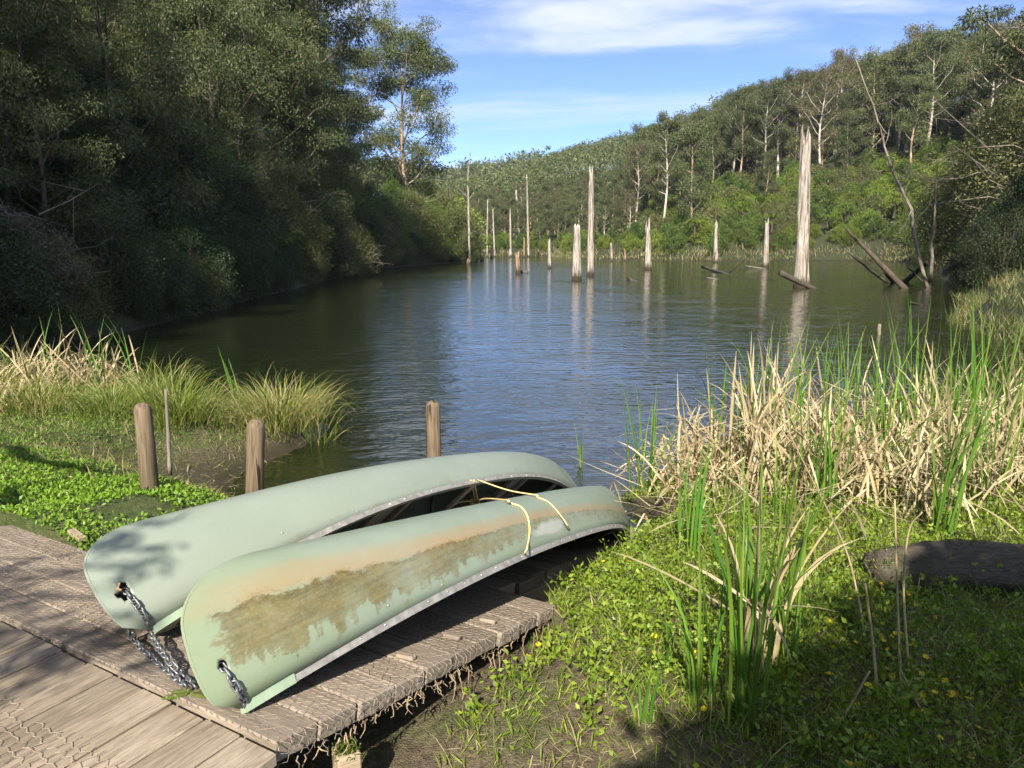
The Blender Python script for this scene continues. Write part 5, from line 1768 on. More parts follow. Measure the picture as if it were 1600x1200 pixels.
# fern frond lying by the chain
rg = rs(12)
fr = thing('fern_frond', 'small bright green fern frond lying on the boards by the chain end', 'fern frond', tuple(on_ramp(296, 1082, .012)))
for k, (az, ln) in enumerate(((3.55, .125), (3.0, .09), (-.35, .085), (.5, .05), (2.3, .06))):
    v, f = frond(rg, ln, .10, .15, .24, 14, az)
    obj('frond', mesh('frond', v, f, M['fern'], False, np.full(len(f), .7)), fr)
# big fallen log in the shade on the right
pA, pB = at(1352, 935, 4.35), at(1720, 905, 4.2)
pA[2], pB[2] = gz(pA[0], pA[1]) + .02, gz(pB[0], pB[1]) + .08
rg = rs(21)
n = 44
s = np.linspace(0, 1, n)[:, None]
Pp = pA + (pB - pA) * s + np.array([0, 0, .03]) * np.sin(s * 5)
sd_n = 30
V, F = tube(Pp - pA, .16 + .05 * s[:, 0], sd_n)
ring = np.repeat(np.arange(n), sd_n)
aa = np.tile(np.arange(sd_n) / sd_n * 2 * np.pi, n)
ss = s[:, 0][ring]
k_ = 1 + .07 * np.sin(aa * 3 + ss * 4) + .05 * np.sin(aa * 7 - ss * 6) + .035 * np.sin(aa * 13 + ss * 9 + np.sin(ss * 31)) + rg.normal(0, .018, len(aa))
k_ *= np.clip(.45 + ss * 14 + .25 * np.sin(aa * 5), .3, 1)
V = Pp[ring] - pA + (V - (Pp[ring] - pA)) * k_[:, None]
tag(obj('fallen_log', mesh('fallen_log', V, F, M['log'], True), None, pA), 'thick old fallen log lying in the shade at the right edge', 'log')
# ------------------------------------------------------------------ reeds, sedges, herbs
def blades(base, az, lean, droop, length, width, rng, seg=7, kink_s=None, kink_a=None, tint=None, fold=.25, taper=1.0):
    """N ribbon leaves with a shallow V fold; returns V, F, T"""
    base = np.asarray(base, float).reshape(-1, 3)
    N = len(base)
    bc = lambda a: np.broadcast_to(np.asarray(a, float), (N,))
    az, lean, droop, length, width = map(bc, (az, lean, droop, length, width))
    s = np.linspace(0, 1, seg + 1)
    ang = lean[:, None] + droop[:, None] * s[None] ** 2
    if kink_s is not None:
        ang = ang + bc(kink_a)[:, None] * (s[None] > bc(kink_s)[:, None])
    ds = length[:, None] / seg
    h = np.concatenate([np.zeros((N, 1)), np.cumsum(np.sin(ang[:, 1:]) * ds, 1)], 1)
    z = np.concatenate([np.zeros((N, 1)), np.cumsum(np.cos(ang[:, 1:]) * ds, 1)], 1)
    tw = az[:, None] + rng.normal(0, .25, (N, 1)) * s[None]
    C = base[:, None, :] + np.stack([h * np.cos(az)[:, None], h * np.sin(az)[:, None], z], -1)
    side0 = rng.uniform(0, 6.28, N)
    sa = side0[:, None] + rng.normal(0, .6, (N, 1)) * s[None]
    S = np.stack([np.cos(sa), np.sin(sa), np.zeros_like(sa)], -1)
    Nn = np.stack([-np.sin(sa), np.cos(sa), np.zeros_like(sa)], -1)
    w = width[:, None] * np.clip(np.minimum(1, (1.02 - s[None]) * 2.2 * taper) * (.75 + .25 * np.minimum(1, s[None] * 5)), .04, 1)
    A = C + S * w[..., None] * .5
    B = C + Nn * w[..., None] * fold
    D = C - S * w[..., None] * .5
    V = np.stack([A, B, D], 2).reshape(-1, 3)
    k = (np.arange(N)[:, None] * (seg + 1) + np.arange(seg)[None]) * 3
    k = k.reshape(-1)
    F = np.concatenate([np.stack([k, k + 1, k + 4, k + 3], 1), np.stack([k + 1, k + 2, k + 5, k + 4], 1)])
    t0 = rng.random(N) if tint is None else bc(tint)
    T = np.clip(np.repeat(t0, seg), 0, 1)
    return V, F, np.concatenate([T, T])


def gzs(P):
    return height(P[:, 0], P[:, 1])


def gp(px, py, z=.5):
    """ground point under a pixel (two refinement steps)"""
    for _ in range(4):
        p = hitz(px, py, z)
        z = gz(p[0], p[1])
    return np.array([p[0], p[1], z])


# ---- green reed clumps whose leaves can be told apart: each leaf its own part
CL = [  # base px, number, leaf length, spread, label
    (1160, 1120, 19, 1.30, .10, 'tall green reed clump in the right foreground, nearest and densest'),
    (1176, 1010, 17, 1.15, .09, 'green reed clump just behind the nearest dense one'),
    (1095, 1098, 7, .95, .05, 'slim reed shoot left of the nearest dense clump'),
    (1237, 1042, 11, 1.05, .06, 'yellow-based reed clump right of the nearest dense clump'),
    (1003, 1130, 5, .34, .03, 'small young reed on the bare soil in the foreground'),
    (1045, 1045, 3, .38, .02, 'single thin reed sprout above the bare soil'),
    (1086, 868, 9, 1.05, .06, 'reed clump among the herbs left of the dead reeds'),
    (1066, 858, 6, .80, .05, 'short reed clump closest to the near canoe stern'),
    (1008, 775, 18, 1.35, .14, 'dark green reed clump at the water edge beyond the canoe sterns'),
    (908, 752, 5, .95, .03, 'thin reed growing from the water behind the far canoe stern'),
    (1462, 840, 17, 1.55, .10, 'tall reed clump in front of the dead reeds on the right'),
    (1272, 790, 13, 1.44, .08, 'bright yellow-green reed clump in the middle of the dead reeds'),
    (1385, 770, 12, 1.44, .08, 'reed clump in the dead reeds left of the tall right clump'),
    (1306, 800, 9, 1.15, .08, 'small reed clump between the middle clump and the right clump'),
    (1150, 740, 12, 1.38, .12, 'reed clump poking out behind the bleached dead reed pile'),
    (1545, 800, 12, 1.61, .12, 'reed clump near the right photo edge'),
    (1210, 700, 27, 1.55, .22, 'reed clump at the back of the dead reeds'),
    (1330, 700, 27, 1.55, .3, 'back row reed clump below the tallest dead trunk reflection'),
    (1430, 700, 27, 1.72, .3, 'back row reed clump with long leaning leaves on the right'),
    (1530, 705, 29, 1.84, .35, 'back row reed clump at the right edge'),
    (1120, 690, 10, 1.4, .15, 'reed clump in the water behind the peaked dead reed pile'),
    (1275, 680, 12, 1.5, .2, 'tall back row reeds left of the tallest trunk reflection'),
    (1375, 735, 12, 1.45, .2, 'tall reeds in the middle of the dead reed bed'),
    (1480, 740, 14, 1.5, .2, 'tall reeds right of the middle of the dead reed bed'),
    (1575, 740, 16, 1.6, .25, 'tall reeds cut by the right photo edge'),
    (1215, 820, 8, 1.0, .1, 'young reeds in front of the dead reed bed')]
rg = rs(301)
for k, (px, py, n, ln, sp, lab) in enumerate(CL):
    b = gp(px, py)
    t = thing('reed_clump', lab, 'reeds', tuple(b), 0, 'green reed clumps of the right bank')
    for q in range(n):
        off = rg.normal(0, sp * .55, 2)
        az = math.atan2(off[1], off[0]) + rg.normal(0, .7)
        V, F, T = blades([(off[0], off[1], -.03)], az, rg.uniform(.0, .16), rg.uniform(.0, .35) if rg.random() < .8 else rg.uniform(.6, 1.4), ln * rg.uniform(.62, 1.08), rg.uniform(.012, .021), rg, 8, tint=np.clip(rg.normal(.42, .22), 0, 1))
        obj('leaf', mesh('leaf', V, F, M['reed'], True, T), t)

# ---- dead reeds: piles with a place of their own, and the mat between them
rg = rs(302)


def dead_pile(label, px, py, n, rad, ln, mat='straw', lean=(.05, .9), name='dead_reed_pile', kink=.55, w=(.012, .027)):
    b = gp(px, py)
    off = rg.normal(0, rad * .5, (n, 2))
    P = np.stack([off[:, 0], off[:, 1], np.zeros(n)], 1)
    P[:, 2] = gzs(P + b) - b[2] - .02
    az = rg.uniform(0, 6.28, n)
    kk = rg.random(n) < kink
    V, F, T = blades(P, az, rg.uniform(lean[0], lean[1], n), rg.uniform(-.2, 1.1, n), rg.uniform(.55, 1.1, n) * ln, rg.uniform(w[0], w[1], n), rg, 8,
                     np.where(kk, rg.uniform(.3, .75, n), 2.0), rg.uniform(.9, 2.0, n), np.clip(rg.normal(.55, .25, n), 0, 1), .18, 2.2)
    tag(obj(name, mesh(name, V, F, M[mat], True, T), None, b), label, 'dead reeds', 'piles of dead reeds on the right bank')


for px, py, n, rad, ln, lab in [
        (1105, 735, 112, .42, 1.05, 'peaked pile of bleached dead reeds nearest the water'),
        (1190, 760, 127, .45, 1.25, 'tall pile of pale dead reeds with curled tips in the middle'),
        (1290, 770, 127, .55, 1.05, 'dead reeds around the bright yellow-green clump'),
        (1400, 780, 135, .6, 1.0, 'dead reeds between the two right-hand green clumps'),
        (1500, 760, 150, .75, 1.15, 'flattened dead reeds on the right'),
        (1590, 770, 150, .8, 1.2, 'dead reeds cut by the right photo edge'),
        (1060, 770, 70, .35, .75, 'low dead reeds at the edge of the water beside the canoe sterns'),
        (1230, 690, 105, .7, 1.2, 'back row of dead reeds left of the tallest trunk reflection'),
        (1370, 690, 120, .9, 1.1, 'back row of dead reeds in the middle'),
        (1510, 690, 135, 1.0, 1.2, 'back row of dead reeds on the right')]:
    dead_pile(lab, px, py, n, rad, ln)
dead_pile('long curling pale reed tips standing above the dead reeds', 1190, 735, 34, .25, 1.55, lean=(.0, .3), kink=.55)
dead_pile('brown dead reeds standing in the nearest dense green clump', 1178, 1040, 14, .13, 1.15, lean=(.0, .25), kink=.3)
n = 900                                            # flattened litter between the piles
P = np.stack([rg.uniform(1.2, 6.5, n), rg.uniform(5.0, 9.8, n)], 1)
P = P[(lake_sd(P[:, 0], P[:, 1]) > -.1) & (P[:, 1] > 4.6 + P[:, 0] * .25)]
P = np.concatenate([P, gzs(P)[:, None] + .03 + rg.random((len(P), 1)) * .22], 1)
n = len(P)
V, F, T = blades(P, rg.uniform(0, 6.28, n), rg.uniform(1.0, 1.75, n), rg.uniform(-.2, .4, n), rg.uniform(.35, .9, n), rg.uniform(.010, .020, n), rg, 5, tint=np.clip(rg.normal(.5, .25, n), 0, 1), taper=2.2)
tag(obj('dead_reed_litter', mesh('dead_reed_litter', V, F, M['straw'], True, T)), 'flattened straw of dead reeds between the clumps on the right bank', 'dead reeds', kind='stuff')
# single broken stalks in the right foreground


def stalk(label, pts, r, mat='straw', flat=True):
    P = bez(pts, 6)
    V, F = tube(P - P[0], r * np.linspace(1, .6, len(P)), 5)
    tag(obj('broken_stalk', mesh('broken_stalk', V, F, M[mat], True, np.full(len(F), .45)), None, P[0]), label, 'reed stalk', 'broken reed stalks in the right foreground')


stalk('long broken brown stalk arching from the dead reeds down into the shade', [gp(1352, 1000), at(1340, 930, 3.75), at(1318, 850, 4.0), at(1262, 735, 4.9), at(1215, 640, 5.4)], .007)
stalk('tall straight brown stalk rising out of the shade', [gp(1408, 1080), at(1403, 960, 3.3), at(1398, 780, 3.35)], .007)
stalk('bent brown stalk right of the tall straight one', [gp(1420, 1050), at(1412, 920, 3.5), at(1420, 830, 3.55), at(1441, 800, 3.5)], .007)
stalk('broken upright brown stub in the shade left of the tall stalk', [gp(1372, 1090), at(1363, 1000, 3.2), at(1352, 912, 3.2)], .009)
stalk('pale flat stalk leaning left in the shaded foreground', [at(1298, 1152, 2.75), at(1330, 1100, 2.85), at(1359, 1048, 2.9)], .008)
stalk('bluish pale stalk leaning right in the shaded foreground', [at(1441, 1116, 2.85), at(1424, 1080, 2.9), at(1407, 1047, 2.92)], .008)
stalk('short dark stalk crossing between the pale shaded stalks', [at(1404, 1106, 2.85), at(1385, 1080, 2.95), at(1365, 1064, 2.95)], .006)
stalk('short pale stalk lying level in the shade', [gp(1384, 1077) + (0, 0, .02), gp(1437, 1073) + (0, 0, .03)], .006)

# ---- left bank: sedge tussocks and reeds


def tussock(label, b, n, rad, ln, droop=(.9, 2.4), green=.45, w=.008, sp=.25, lean=(.05, .7)):
    off = rg.normal(0, rad * .45, (n, 2))
    P = np.stack([off[:, 0], off[:, 1], np.zeros(n)], 1)
    az = np.arctan2(off[:, 1], off[:, 0]) + rg.normal(0, .6, n)
    ti = np.where(rg.random(n) < green, rg.uniform(0, .45, n), rg.uniform(.55, 1, n))
    V, F, T = blades(P, az, rg.uniform(*lean, n), rg.uniform(*droop, n), rg.uniform(.6, 1.1, n) * ln, w * rg.uniform(.7, 1.3, n), rg, 7, tint=ti, taper=.8)
    tag(obj('sedge_tussock', mesh('sedge_tussock', V, F, M['sedge'], True, T), None, b), label, 'sedge', 'sedge tussocks of the left bank')


def wp(px, py, z=.1):
    p = hitz(px, py, z)
    p[2] = max(gz(p[0], p[1]), -.02)
    return p


for px, py, n, rad, ln, gr, lab in [
        (440, 690, 1100, .52, .90, .42, 'rounded straw-tipped sedge tussock beside the water inlet'),
        (275, 668, 700, .42, .85, .85, 'bright green sedge tussock behind the leftmost post'),
        (352, 668, 60, .2, .45, .6, 'small sedge tuft between the two larger tussocks'),
        (175, 645, 420, .42, .6, .75, 'mixed green and straw sedge left of the leftmost post'),
        (60, 640, 400, .5, .65, .65, 'straw-coloured sedge at the left edge'),
        (240, 618, 300, .5, .8, .75, 'green sedge on the rear rim of the left bank'),
        (-30, 620, 300, .7, .9, .3, 'straw sedge cut by the left photo edge'),
        (505, 678, 60, .25, .6, .8, 'thin green sedge trailing into the water of the inlet')]:
    tussock(lab, gp(px, py) if px != 505 else wp(px, py), n, rad, ln, green=gr)
for px, py, n, ln, lab in [(150, 610, 9, 1.25, 'long green reeds leaning left over the dark water'), (215, 605, 6, 1.2, 'upright green reed pair left of the sedge tussock'), (60, 610, 6, 1.2, 'green reeds at the left edge'),
                           (355, 640, 5, .95, 'thin green reeds between the tussocks'), (445, 650, 4, .8, 'thin reed on the straw-tipped tussock')]:
    b = gp(px, py)
    t = thing('reed_clump', lab, 'reeds', tuple(b), 0, 'green reeds of the left bank')
    for q in range(n):
        off = rg.normal(0, .12, 2)
        az = rg.choice([math.pi, 0]) + rg.normal(0, .6)
        V, F, T = blades([(off[0], off[1], 0)], az, rg.uniform(.05, .35), rg.uniform(0, .5), ln * rg.uniform(.7, 1.1), .016, rg, 8, tint=rg.uniform(.2, .6))
        obj('leaf', mesh('leaf', V, F, M['reed'], True, T), t)
for px, py, n, rad, ln, lab in [(45, 610, 110, .6, 1.05, 'bleached dead reeds at the left edge'), (140, 605, 120, .55, .95, 'bleached dead reeds left of the leftmost post'), (-40, 640, 70, .5, .9, 'dead reeds beyond the left photo edge')]:
    dead_pile(lab, px, py, n, rad, ln, name='dead_reed_pile', lean=(.1, .9))

# ---- herbs and grass: uncountable cover


def herb_cover(name, label, P, L, W, mat, rng, up=(.1, .9), hmax=.05, tint=None, cat='ground cover'):
    n = len(P)
    z = gzs(P)
    hh = rng.random(n) ** 1.5 * hmax
    Q = np.stack([P[:, 0], P[:, 1], z + hh], 1)
    D = nrm(np.stack([rng.normal(size=n), rng.normal(size=n), rng.uniform(up[0], up[1], n) * 1.4], 1))
    s = rng.uniform(.6, 1.35, n)
    V, F = leafquads(Q, D, L * s, W * s, rng)
    T = np.clip(rng.normal(.5, .25, n) if tint is None else tint, 0, 1)
    tag(obj(name, mesh(name, V, F, M[mat], False, T)), label, cat, kind='stuff')


def ramp_free(P):
    al_ = (P[:, 0] - DO[0]) * DA[0] + (P[:, 1] - DO[1]) * DA[1]
    le_ = (P[:, 0] - DO[0]) * DL[0] + (P[:, 1] - DO[1]) * DL[1]
    return ~((le_ > -.04) & (le_ < 1.45) & (al_ < 1.82)) & ~((le_ > -.1) & (al_ < RAMP_TOP + .06)) & ~((le_ > .12) & (le_ < 1.4) & (al_ < 5))


def smooth_noise(P, s, k):
    return .5 + .28 * wob(P[:, 0], P[:, 1], s, k)


rg = rs(303)
n = 230000
P = np.stack([rg.uniform(-.5, 6.5, n), rg.uniform(1.5, 9.5, n) ** 1.0], 1)
P = P[rg.random(n) < np.clip(3.6 / np.hypot(P[:, 0], P[:, 1]), 0, 1) ** 1.3]
P = P[ramp_free(P) & (lake_sd(P[:, 0], P[:, 1]) > .12)]
mud = np.exp(-(((P[:, 0] - .30) / .50) ** 2 + ((P[:, 1] - 2.55) / .55) ** 2)) + .9 * np.exp(-(((P[:, 0] - .0) / .3) ** 2 + ((P[:, 1] - 2.9) / .8) ** 2))
keep = rg.random(len(P)) < np.clip(.25 + 1.3 * smooth_noise(P, 4.2, 1) * smooth_noise(P, 1.7, 3) + .2 - 1.05 * mud, .03, 1)
P = P[keep]
print('herbs', len(P))
herb_cover('marsh_herbs', 'low green herbs and buttercup leaves covering the right bank', P, .024, .014, 'herb', rg, (.05, .8), .06, np.clip(.25 + .5 * smooth_noise(P, 2.3, 5) + rg.normal(0, .18, len(P)), 0, 1))
# taller leafy sprigs standing out of the cover
n = 26000
cx = np.stack([rg.uniform(-.2, 5.5, 900), rg.uniform(2.0, 8.5, 900)], 1)
cx = cx[ramp_free(cx) & (lake_sd(cx[:, 0], cx[:, 1]) > .3)]
mudc = np.exp(-(((cx[:, 0] - .30) / .5) ** 2 + ((cx[:, 1] - 2.55) / .5) ** 2))
cx = cx[rg.random(len(cx)) > mudc * 1.1]
idx = rg.integers(0, len(cx), n)
P = cx[idx] + rg.normal(0, .035, (n, 2))
herb_cover('leafy_sprigs', 'taller leafy sprigs rising from the ground cover of the right bank', P, .034, .018, 'herb', rg, (.0, .8), .17)
# thin grass blades
n = 15000
P = np.stack([rg.uniform(-.3, 6, n), rg.uniform(1.8, 9, n)], 1)
P = P[ramp_free(P) & (lake_sd(P[:, 0], P[:, 1]) > .1)]
mudc = np.exp(-(((P[:, 0] - .30) / .5) ** 2 + ((P[:, 1] - 2.55) / .5) ** 2))
P = P[rg.random(len(P)) > mudc * .8]
n = len(P)
V, F, T = blades(np.concatenate([P, gzs(P)[:, None]], 1), rg.uniform(0, 6.28, n), rg.uniform(.1, .8, n), rg.uniform(.2, 1.3, n), rg.uniform(.06, .22, n), .0045, rg, 3, tint=np.where(rg.random(n) < .8, rg.uniform(0, .5, n), rg.uniform(.6, 1, n)))
tag(obj('marsh_grass', mesh('marsh_grass', V, F, M['sedge'], True, T)), 'fine grass blades among the herbs of the right bank', 'grass', kind='stuff')
n = 90000
P = np.stack([rg.uniform(-.4, 6, n), rg.uniform(1.7, 9, n)], 1)
P = P[rg.random(n) < np.clip(3.8 / np.hypot(P[:, 0], P[:, 1]), 0, 1)]
P = P[ramp_free(P) & (lake_sd(P[:, 0], P[:, 1]) > .1)]
mudc = np.exp(-(((P[:, 0] - .30) / .5) ** 2 + ((P[:, 1] - 2.55) / .5) ** 2))
P = P[rg.random(len(P)) > mudc * .9]
herb_cover('short_marsh_grass', 'short yellow-green grass between the herbs of the right bank', P, .075, .0055, 'herb', rg, (.4, 1.6), .01, np.clip(rg.normal(.62, .25, len(P)), 0, 1), 'grass')
# straw and leaf litter on the bare soil
n = 5200
P = np.stack([rg.uniform(-.3, 3.2, n), rg.uniform(1.9, 5.5, n)], 1)
P = P[ramp_free(P)]
n = len(P)
V, F, T = blades(np.concatenate([P, gzs(P)[:, None] + .006 + .01 * rg.random((n, 1))], 1), rg.uniform(0, 6.28, n), rg.uniform(1.35, 1.65, n), rg.uniform(-.1, .1, n), rg.uniform(.02, .11, n), .0045, rg, 2, tint=rg.uniform(.0, .8, n), taper=3)
tag(obj('straw_litter', mesh('straw_litter', V, F, M['straw'], True, T)), 'bits of straw scattered over the bare soil beside the ramp', 'litter', kind='stuff')
# sticks, roots and dead leaves on the mud by the posts
n = 420
P = np.stack([rg.normal(-3.3, .7, n), rg.normal(7.2, .8, n)], 1)
P = P[(lake_sd(P[:, 0], P[:, 1]) > -.12) & (P[:, 1] > 5.9)]
n = len(P)
V, F, T = blades(np.concatenate([P, np.maximum(gzs(P), 0)[:, None] + .008], 1), rg.uniform(0, 6.28, n), rg.uniform(1.3, 1.6, n), rg.uniform(-.2, .2, n), rg.uniform(.03, .30, n) * rg.random(n) + .03, rg.uniform(.004, .012, n), rg, 3, tint=rg.uniform(.0, .55, n), taper=3)
tag(obj('mud_debris', mesh('mud_debris', V, F, M['straw'], True, T)), 'sticks and dead leaves strewn on the dark mud between the posts', 'litter', kind='stuff')
# lawn on the left
n = 190000
P = np.stack([rg.uniform(-8.5, -2.0, n), rg.uniform(3.2, 10.5, n)], 1)
P = P[ramp_free(P) & (lake_sd(P[:, 0], P[:, 1]) > .25)]
y0 = P[:, 1]
lush = 1 - sstep(5.6, 6.6, y0 + .25 * (P[:, 0] + 4))
mudl = np.exp(-(((P[:, 0] + 3.3) / .75) ** 2 + ((P[:, 1] - 7.3) / .9) ** 2)) * 1.3 + np.exp(-(((P[:, 0] + 2.55) / .28) ** 2 + ((P[:, 1] - 4.75) / .30) ** 2)) * 1.1
keep = rg.random(len(P)) < np.clip((.30 + .7 * lush) * (.55 + .6 * smooth_noise(P, 3.3, 2)) - mudl, .0, 1)
P, lush = P[keep], lush[keep]
print('lawn', len(P))
herb_cover('lawn_herbs', 'lush bright green lawn of broad leaves left of the ramp', P, .033, .015, 'lawn', rg, (.15, 1.1), .035, np.clip(.2 + .45 * lush + rg.normal(0, .2, len(P)), 0, 1), 'grass')
n = 16000
P = np.stack([rg.uniform(-8.5, -2.2, n), rg.uniform(5.4, 10.8, n)], 1)
P = P[(lake_sd(P[:, 0], P[:, 1]) > .1)]
mudl = np.exp(-(((P[:, 0] + 3.3) / .75) ** 2 + ((P[:, 1] - 7.3) / .9) ** 2)) * 1.2
P = P[rg.random(len(P)) > mudl]
n = len(P)
V, F, T = blades(np.concatenate([P, gzs(P)[:, None]], 1), rg.uniform(0, 6.28, n), rg.uniform(.1, .8, n), rg.uniform(.2, 1.4, n), rg.uniform(.05, .16, n), .005, rg, 2, tint=np.where(rg.random(n) < .65, rg.uniform(0, .5, n), rg.uniform(.6, 1, n)))
tag(obj('bank_grass', mesh('bank_grass', V, F, M['sedge'], True, T)), 'rough green and straw grass on the left bank behind the posts', 'grass', kind='stuff')

# ---- reeds and sedge fringing the far shores (uncountable)
rg = rs(304)
Ps, Ls, Ts = [], [], []
n = len(LAKE)
per = [(LAKE[i_], LAKE[(i_ + 1) % n]) for i_ in range(n)]
for a_, b_ in per:
    L_ = np.linalg.norm(b_ - a_)
    mid_ = (a_ + b_) / 2
    r_ = np.hypot(*mid_)
    if r_ < 14 or mid_[0] < -9 or (44 < r_ < 100 and mid_[0] > 20):
        continue
    nn = int(L_ * (190 if r_ < 60 else 26))
    t_ = rg.random(nn)[:, None]
    nv = np.array([b_[1] - a_[1], -(b_[0] - a_[0])]) / L_
    off = rg.exponential(1.4 if r_ < 60 else 1.2, nn)[:, None] * 1.0 - .2
    q = a_ + (b_ - a_) * t_
    s1 = q + nv * off
    out_ = lake_sd(s1[:, 0], s1[:, 1])
    s2 = q - nv * off
    s1 = np.where((out_ > -.6)[:, None], s1, s2)
    Ps.append(s1)
    Ls.append(np.where(r_ < 60, rg.uniform(.25, .9, nn) * (1 + .6 * (rg.random(nn) < .08)) * (.55 if r_ > 27 else .85), rg.uniform(.5, 1.4, nn)))
    Ts.append(np.where(rg.random(nn) < (.72 if r_ < 60 else .5), rg.uniform(0, .4, nn), rg.uniform(.6, 1, nn)))
P, Ls, Ts = np.concatenate(Ps), np.concatenate(Ls), np.concatenate(Ts)
n = len(P)
print('fringe', n)
Ls = Ls * np.where(np.hypot(P[:, 0], P[:, 1]) < 60, np.clip(.45 + 1.1 * smooth_noise(P, .9, 4), .3, 1.5), 1)
wid = np.where(np.hypot(P[:, 0], P[:, 1]) < 60, .020, .10)
V, F, T = blades(np.concatenate([P, np.maximum(gzs(P), -.1)[:, None]], 1), rg.uniform(0, 6.28, n), rg.uniform(0, .55, n), rg.uniform(0, 1.2, n), Ls, wid, rg, 3, tint=Ts)
tag(obj('shore_reeds', mesh('shore_reeds', V, F, M['fringe'], True, T)), 'straw and green reeds fringing the right bank and the far shore', 'reeds', kind='stuff')

# ---- moss and small plants growing on the fallen log
lg = next(o for o in bpy.data.objects if o.name.startswith('fallen_log'))
lv = np.array([v.co for v in lg.data.vertices])
ln_ = np.array([v.normal for v in lg.data.vertices])
rg = rs(307)
sel = np.where((ln_[:, 2] > .35))[0]
pick = sel[rg.integers(0, len(sel), 2600)]
w_ = smooth_noise(lv[pick][:, :2] + np.array(lg.location)[:2], 5.0, 2) + .15 * (lv[pick][:, 0] / 2)
pick = pick[w_ > .5]
Pm = lv[pick] + rg.normal(0, .02, (len(pick), 3)) * np.array([1, 1, .2])
V, F = leafquads(Pm, nrm(ln_[pick] + rg.normal(size=(len(pick), 3)) * .7), rg.uniform(.012, .03, len(pick)), .009, rg)
obj('moss', mesh('moss', V, F, M['moss'], False, rg.random(len(pick))), lg)
# ---- buttercups
FL = [(265, 265), (310, 342), (345, 308), (352, 313), (390, 360), (330, 400), (388, 410), (430, 398), (448, 396), (440, 437), (485, 330), (531, 340), (531, 268), (512, 367), (535, 368), (488, 477), (503, 488), (541, 465),
      (568, 428), (622, 380), (660, 390), (695, 436), (648, 539), (540, 527), (530, 585), (540, 605), (580, 586), (596, 573), (628, 575), (632, 592), (678, 623), (652, 622), (563, 645), (558, 678), (738, 682), (563, 740),
      (543, 772), (583, 769), (470, 815), (722, 760), (832, 795), (780, 848), (730, 857), (704, 882), (640, 920), (625, 878), (735, 935), (466, 1050), (378, 1185), (805, 1062), (985, 1015), (865, 1128), (952, 1160), (1187, 822),
      (780, 495), (412, 612), (383, 626), (305, 640), (209, 662), (152, 612), (46, 620), (15, 688), (160, 730), (287, 763), (384, 452), (35, 570), (420, 905), (852, 868), (865, 850), (940, 878), (288, 515), (620, 437)]
FPT = [(1200 + a / 3., 800 + b / 3.) for a, b in FL] + [(825, 1026), (841, 1008), (943, 878), (983, 877), (1022, 995), (1096, 934), (1153, 951), (1088, 1019), (1193, 778), (1203, 1030), (1253, 1045), (1100, 1108), (1195, 1022)]
rg = rs(305)
FM = []
for v_ in range(3):
    Vs, Fs = [], []
    m_ = 0
    for k in range(5):
        a = k * 1.2566 + rg.normal(0, .1)
        c, s = math.cos(a), math.sin(a)
        w = .0072
        for (x, y, z) in ((0, 0, 0), (.006, -w, .003), (.0125, -w * .7, .007), (.0135, 0, .0075), (.0125, w * .7, .007), (.006, w, .003)):
            Vs.append((x * c - y * s, x * s + y * c, z))
        Fs.append(tuple(range(m_, m_ + 6)))
        m_ += 6
    FM.append((Vs, Fs))
STEM = M['herb']
for k, (px, py) in enumerate(FPT):
    h = rg.uniform(.10, .2)
    p = gp(px, py + 8)
    q = at(px, py, p[1] - .02)
    Vs, Fs = FM[k % 3]
    me = mesh('petals', Vs, Fs, M['petal'])
    t = thing('buttercup', 'small yellow buttercup flower among the herbs of the right bank', 'flower', tuple(q), rg.uniform(0, 6.28), 'yellow buttercups of the right bank', rg.uniform(.85, 1.25))
    obj('petals', me, t, None, (rg.normal(0, .35) + .25, rg.normal(0, .35), 0))
    g0 = gz(q[0], q[1])
    V, F = tube([(0, 0, 0), (.004, .002, -(q[2] - g0) * .5), (.0, .0, -(q[2] - g0) - .01)], .0015, 4)
    obj('stem', mesh('stem', V, F, STEM), t)

# ------------------------------------------------------------------ trees behind the camera that shade the foreground
rg = rs(306)
S_ = np.array(SUN)


def shade_tree(label, groundpts, tr, rad, trunk, lpc, limbs=(), seed=1, L=.13, W=.055):
    rg = rs(seed)
    cs, rads = [], []
    mb = MB()
    trunk = np.array(trunk, float)
    for (gx, gy, gzz, rr_) in groundpts:
        t_ = rg.uniform(*tr)
        c = np.array([gx, gy, gzz]) + S_ * t_
        cs.append(c - trunk)
        rads.append(rr_)
    cs = np.array(cs)
    cen = cs.mean(0)
    hub = np.array([cen[0] * .25, cen[1] * .25, max(2.6, cen[2] * .62)])
    mb.tube([(0, 0, -.4), (0.02, .03, hub[2] * .5), hub], [.19, .15, .11], 9)
    for k, c in enumerate(cs):
        if k % 3 == 0:
            m_ = hub * .45 + c * .55 + np.array([0, 0, .2])
            mb.tube([hub, m_, c], [.04, .022, .008], 5, False)
    for pts in limbs:
        P = bez([hub] + [np.array(p) - trunk for p in pts], 8)
        mb.tube(P, np.linspace(.075, .03, len(P)), 6)
    V, F, T = leaf_cloud(cs, rads, [max(6, lpc * (r_ / .5) ** 2) for r_ in rads], rg, L, W, .8, .3, .5)
    t = thing('shade_tree', label, 'tree', tuple(trunk))
    obj('trunk', mb.mesh('trunk', M['bark']), t)
    obj('crown', mesh('crown', V, F, M['bush'], False, T), t)


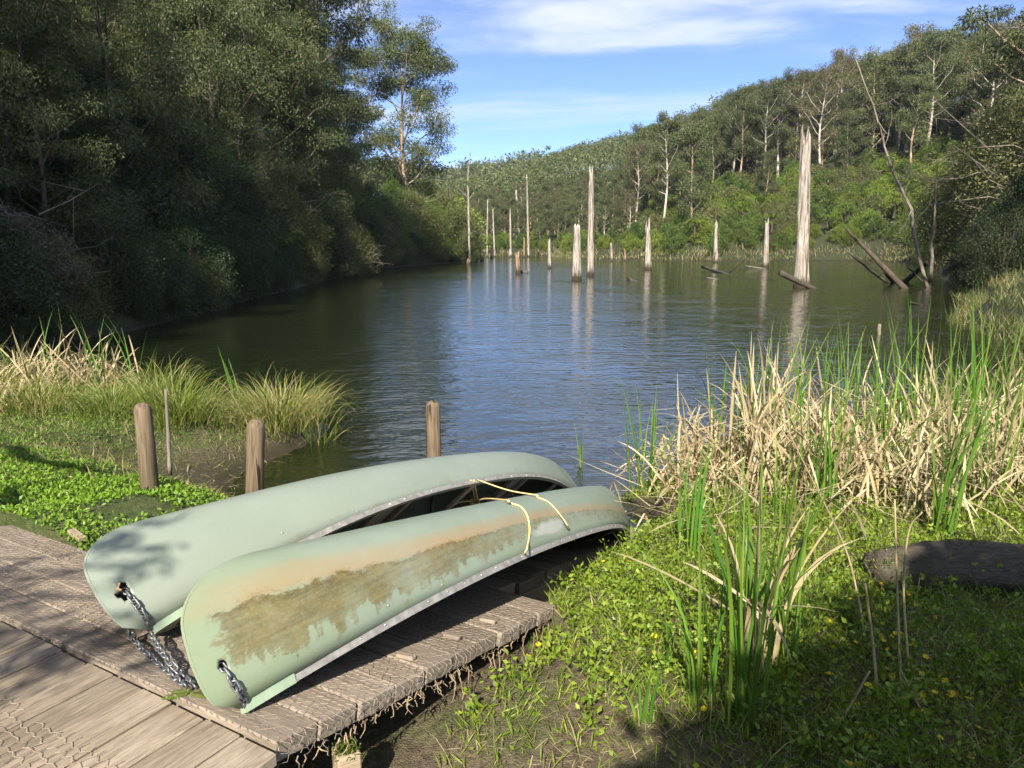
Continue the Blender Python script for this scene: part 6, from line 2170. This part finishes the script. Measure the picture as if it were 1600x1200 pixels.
bx_ = np.array([(.10, 1.9), (.35, 2.5), (.85, 3.05), (1.35, 3.55), (1.9, 4.1), (2.2, 4.75), (3.4, 4.95), (5.5, 5.0)])
gpts = []
while len(gpts) < 170:
    x = rg.uniform(.2, 5.2)
    y = rg.uniform(.4, 4.6)
    r_ = rg.uniform(.28, .6)
    lim = np.interp(x, bx_[:, 0], bx_[:, 1])
    if y > lim - r_ * 1.45 - .05 or x < .3 + r_ * .6:
        continue
    gpts.append((x, y, .5, r_))
shade_tree('broad-leaved tree behind the viewer shading the right foreground', gpts, (4.6, 8.0), .5, (3.2, -3.6, .8), 430, seed=5, L=.15, W=.065)
gl = []
for px, py, r_ in [(170, 985, .13), (215, 995, .10), (120, 1000, .13), (60, 1010, .15), (20, 985, .12), (100, 1040, .11), (20, 1050, .14), (235, 1030, .07), (40, 935, .08), (0, 905, .10), (120, 915, .05), (90, 880, .06),
                   (30, 860, .06), (-60, 960, .2), (-80, 1040, .2), (-40, 890, .13), (150, 860, .05)]:
    p = hitz(px, py, .92)
    gl.append((p[0], p[1], .92, r_))
for px, py, r_ in [(175, 838, .05), (215, 832, .06), (160, 870, .06), (240, 875, .06), (205, 890, .05), (265, 850, .04), (185, 905, .04), (275, 815, .035), (225, 858, .05), (150, 845, .05)]:
    p = hull_pt(hit_f, MWf, px, py, 0)
    gl.append((p[0], p[1], p[2], r_))
lb0 = [gp(-60, 705) + S_ * 6.0, gp(60, 722) + S_ * 6.0, gp(150, 738) + S_ * 6.05, gp(215, 748) + S_ * 6.1]
lb1 = [gp(-60, 800) + S_ * 6.1, gp(40, 765) + S_ * 6.0, gp(110, 752) + S_ * 6.1]
shade_tree('small-leaved tree behind the viewer dappling the boards and the far canoe', gl, (4.6, 5.8), .1, (-9.5, -1.2, 1.0), 900, (lb0, lb1), 6, .07, .03)

# ------------------------------------------------------------------ air: faint haze over the valley
hm, g = new_mat('haze_air')
vol = g('VolumePrincipled', {'Color': (0.72, 0.84, 1.0, 1), 'Density': 0.0001, 'Anisotropy': 0.0})
g.nt.links.new(vol.outputs[0], g('OutputMaterial').inputs[1])
hz = box_mesh('haze', 3500, 3500, 160, 0, hm)
tag(obj('haze', hz, None, (0, 0, 76)), kind='stuff')
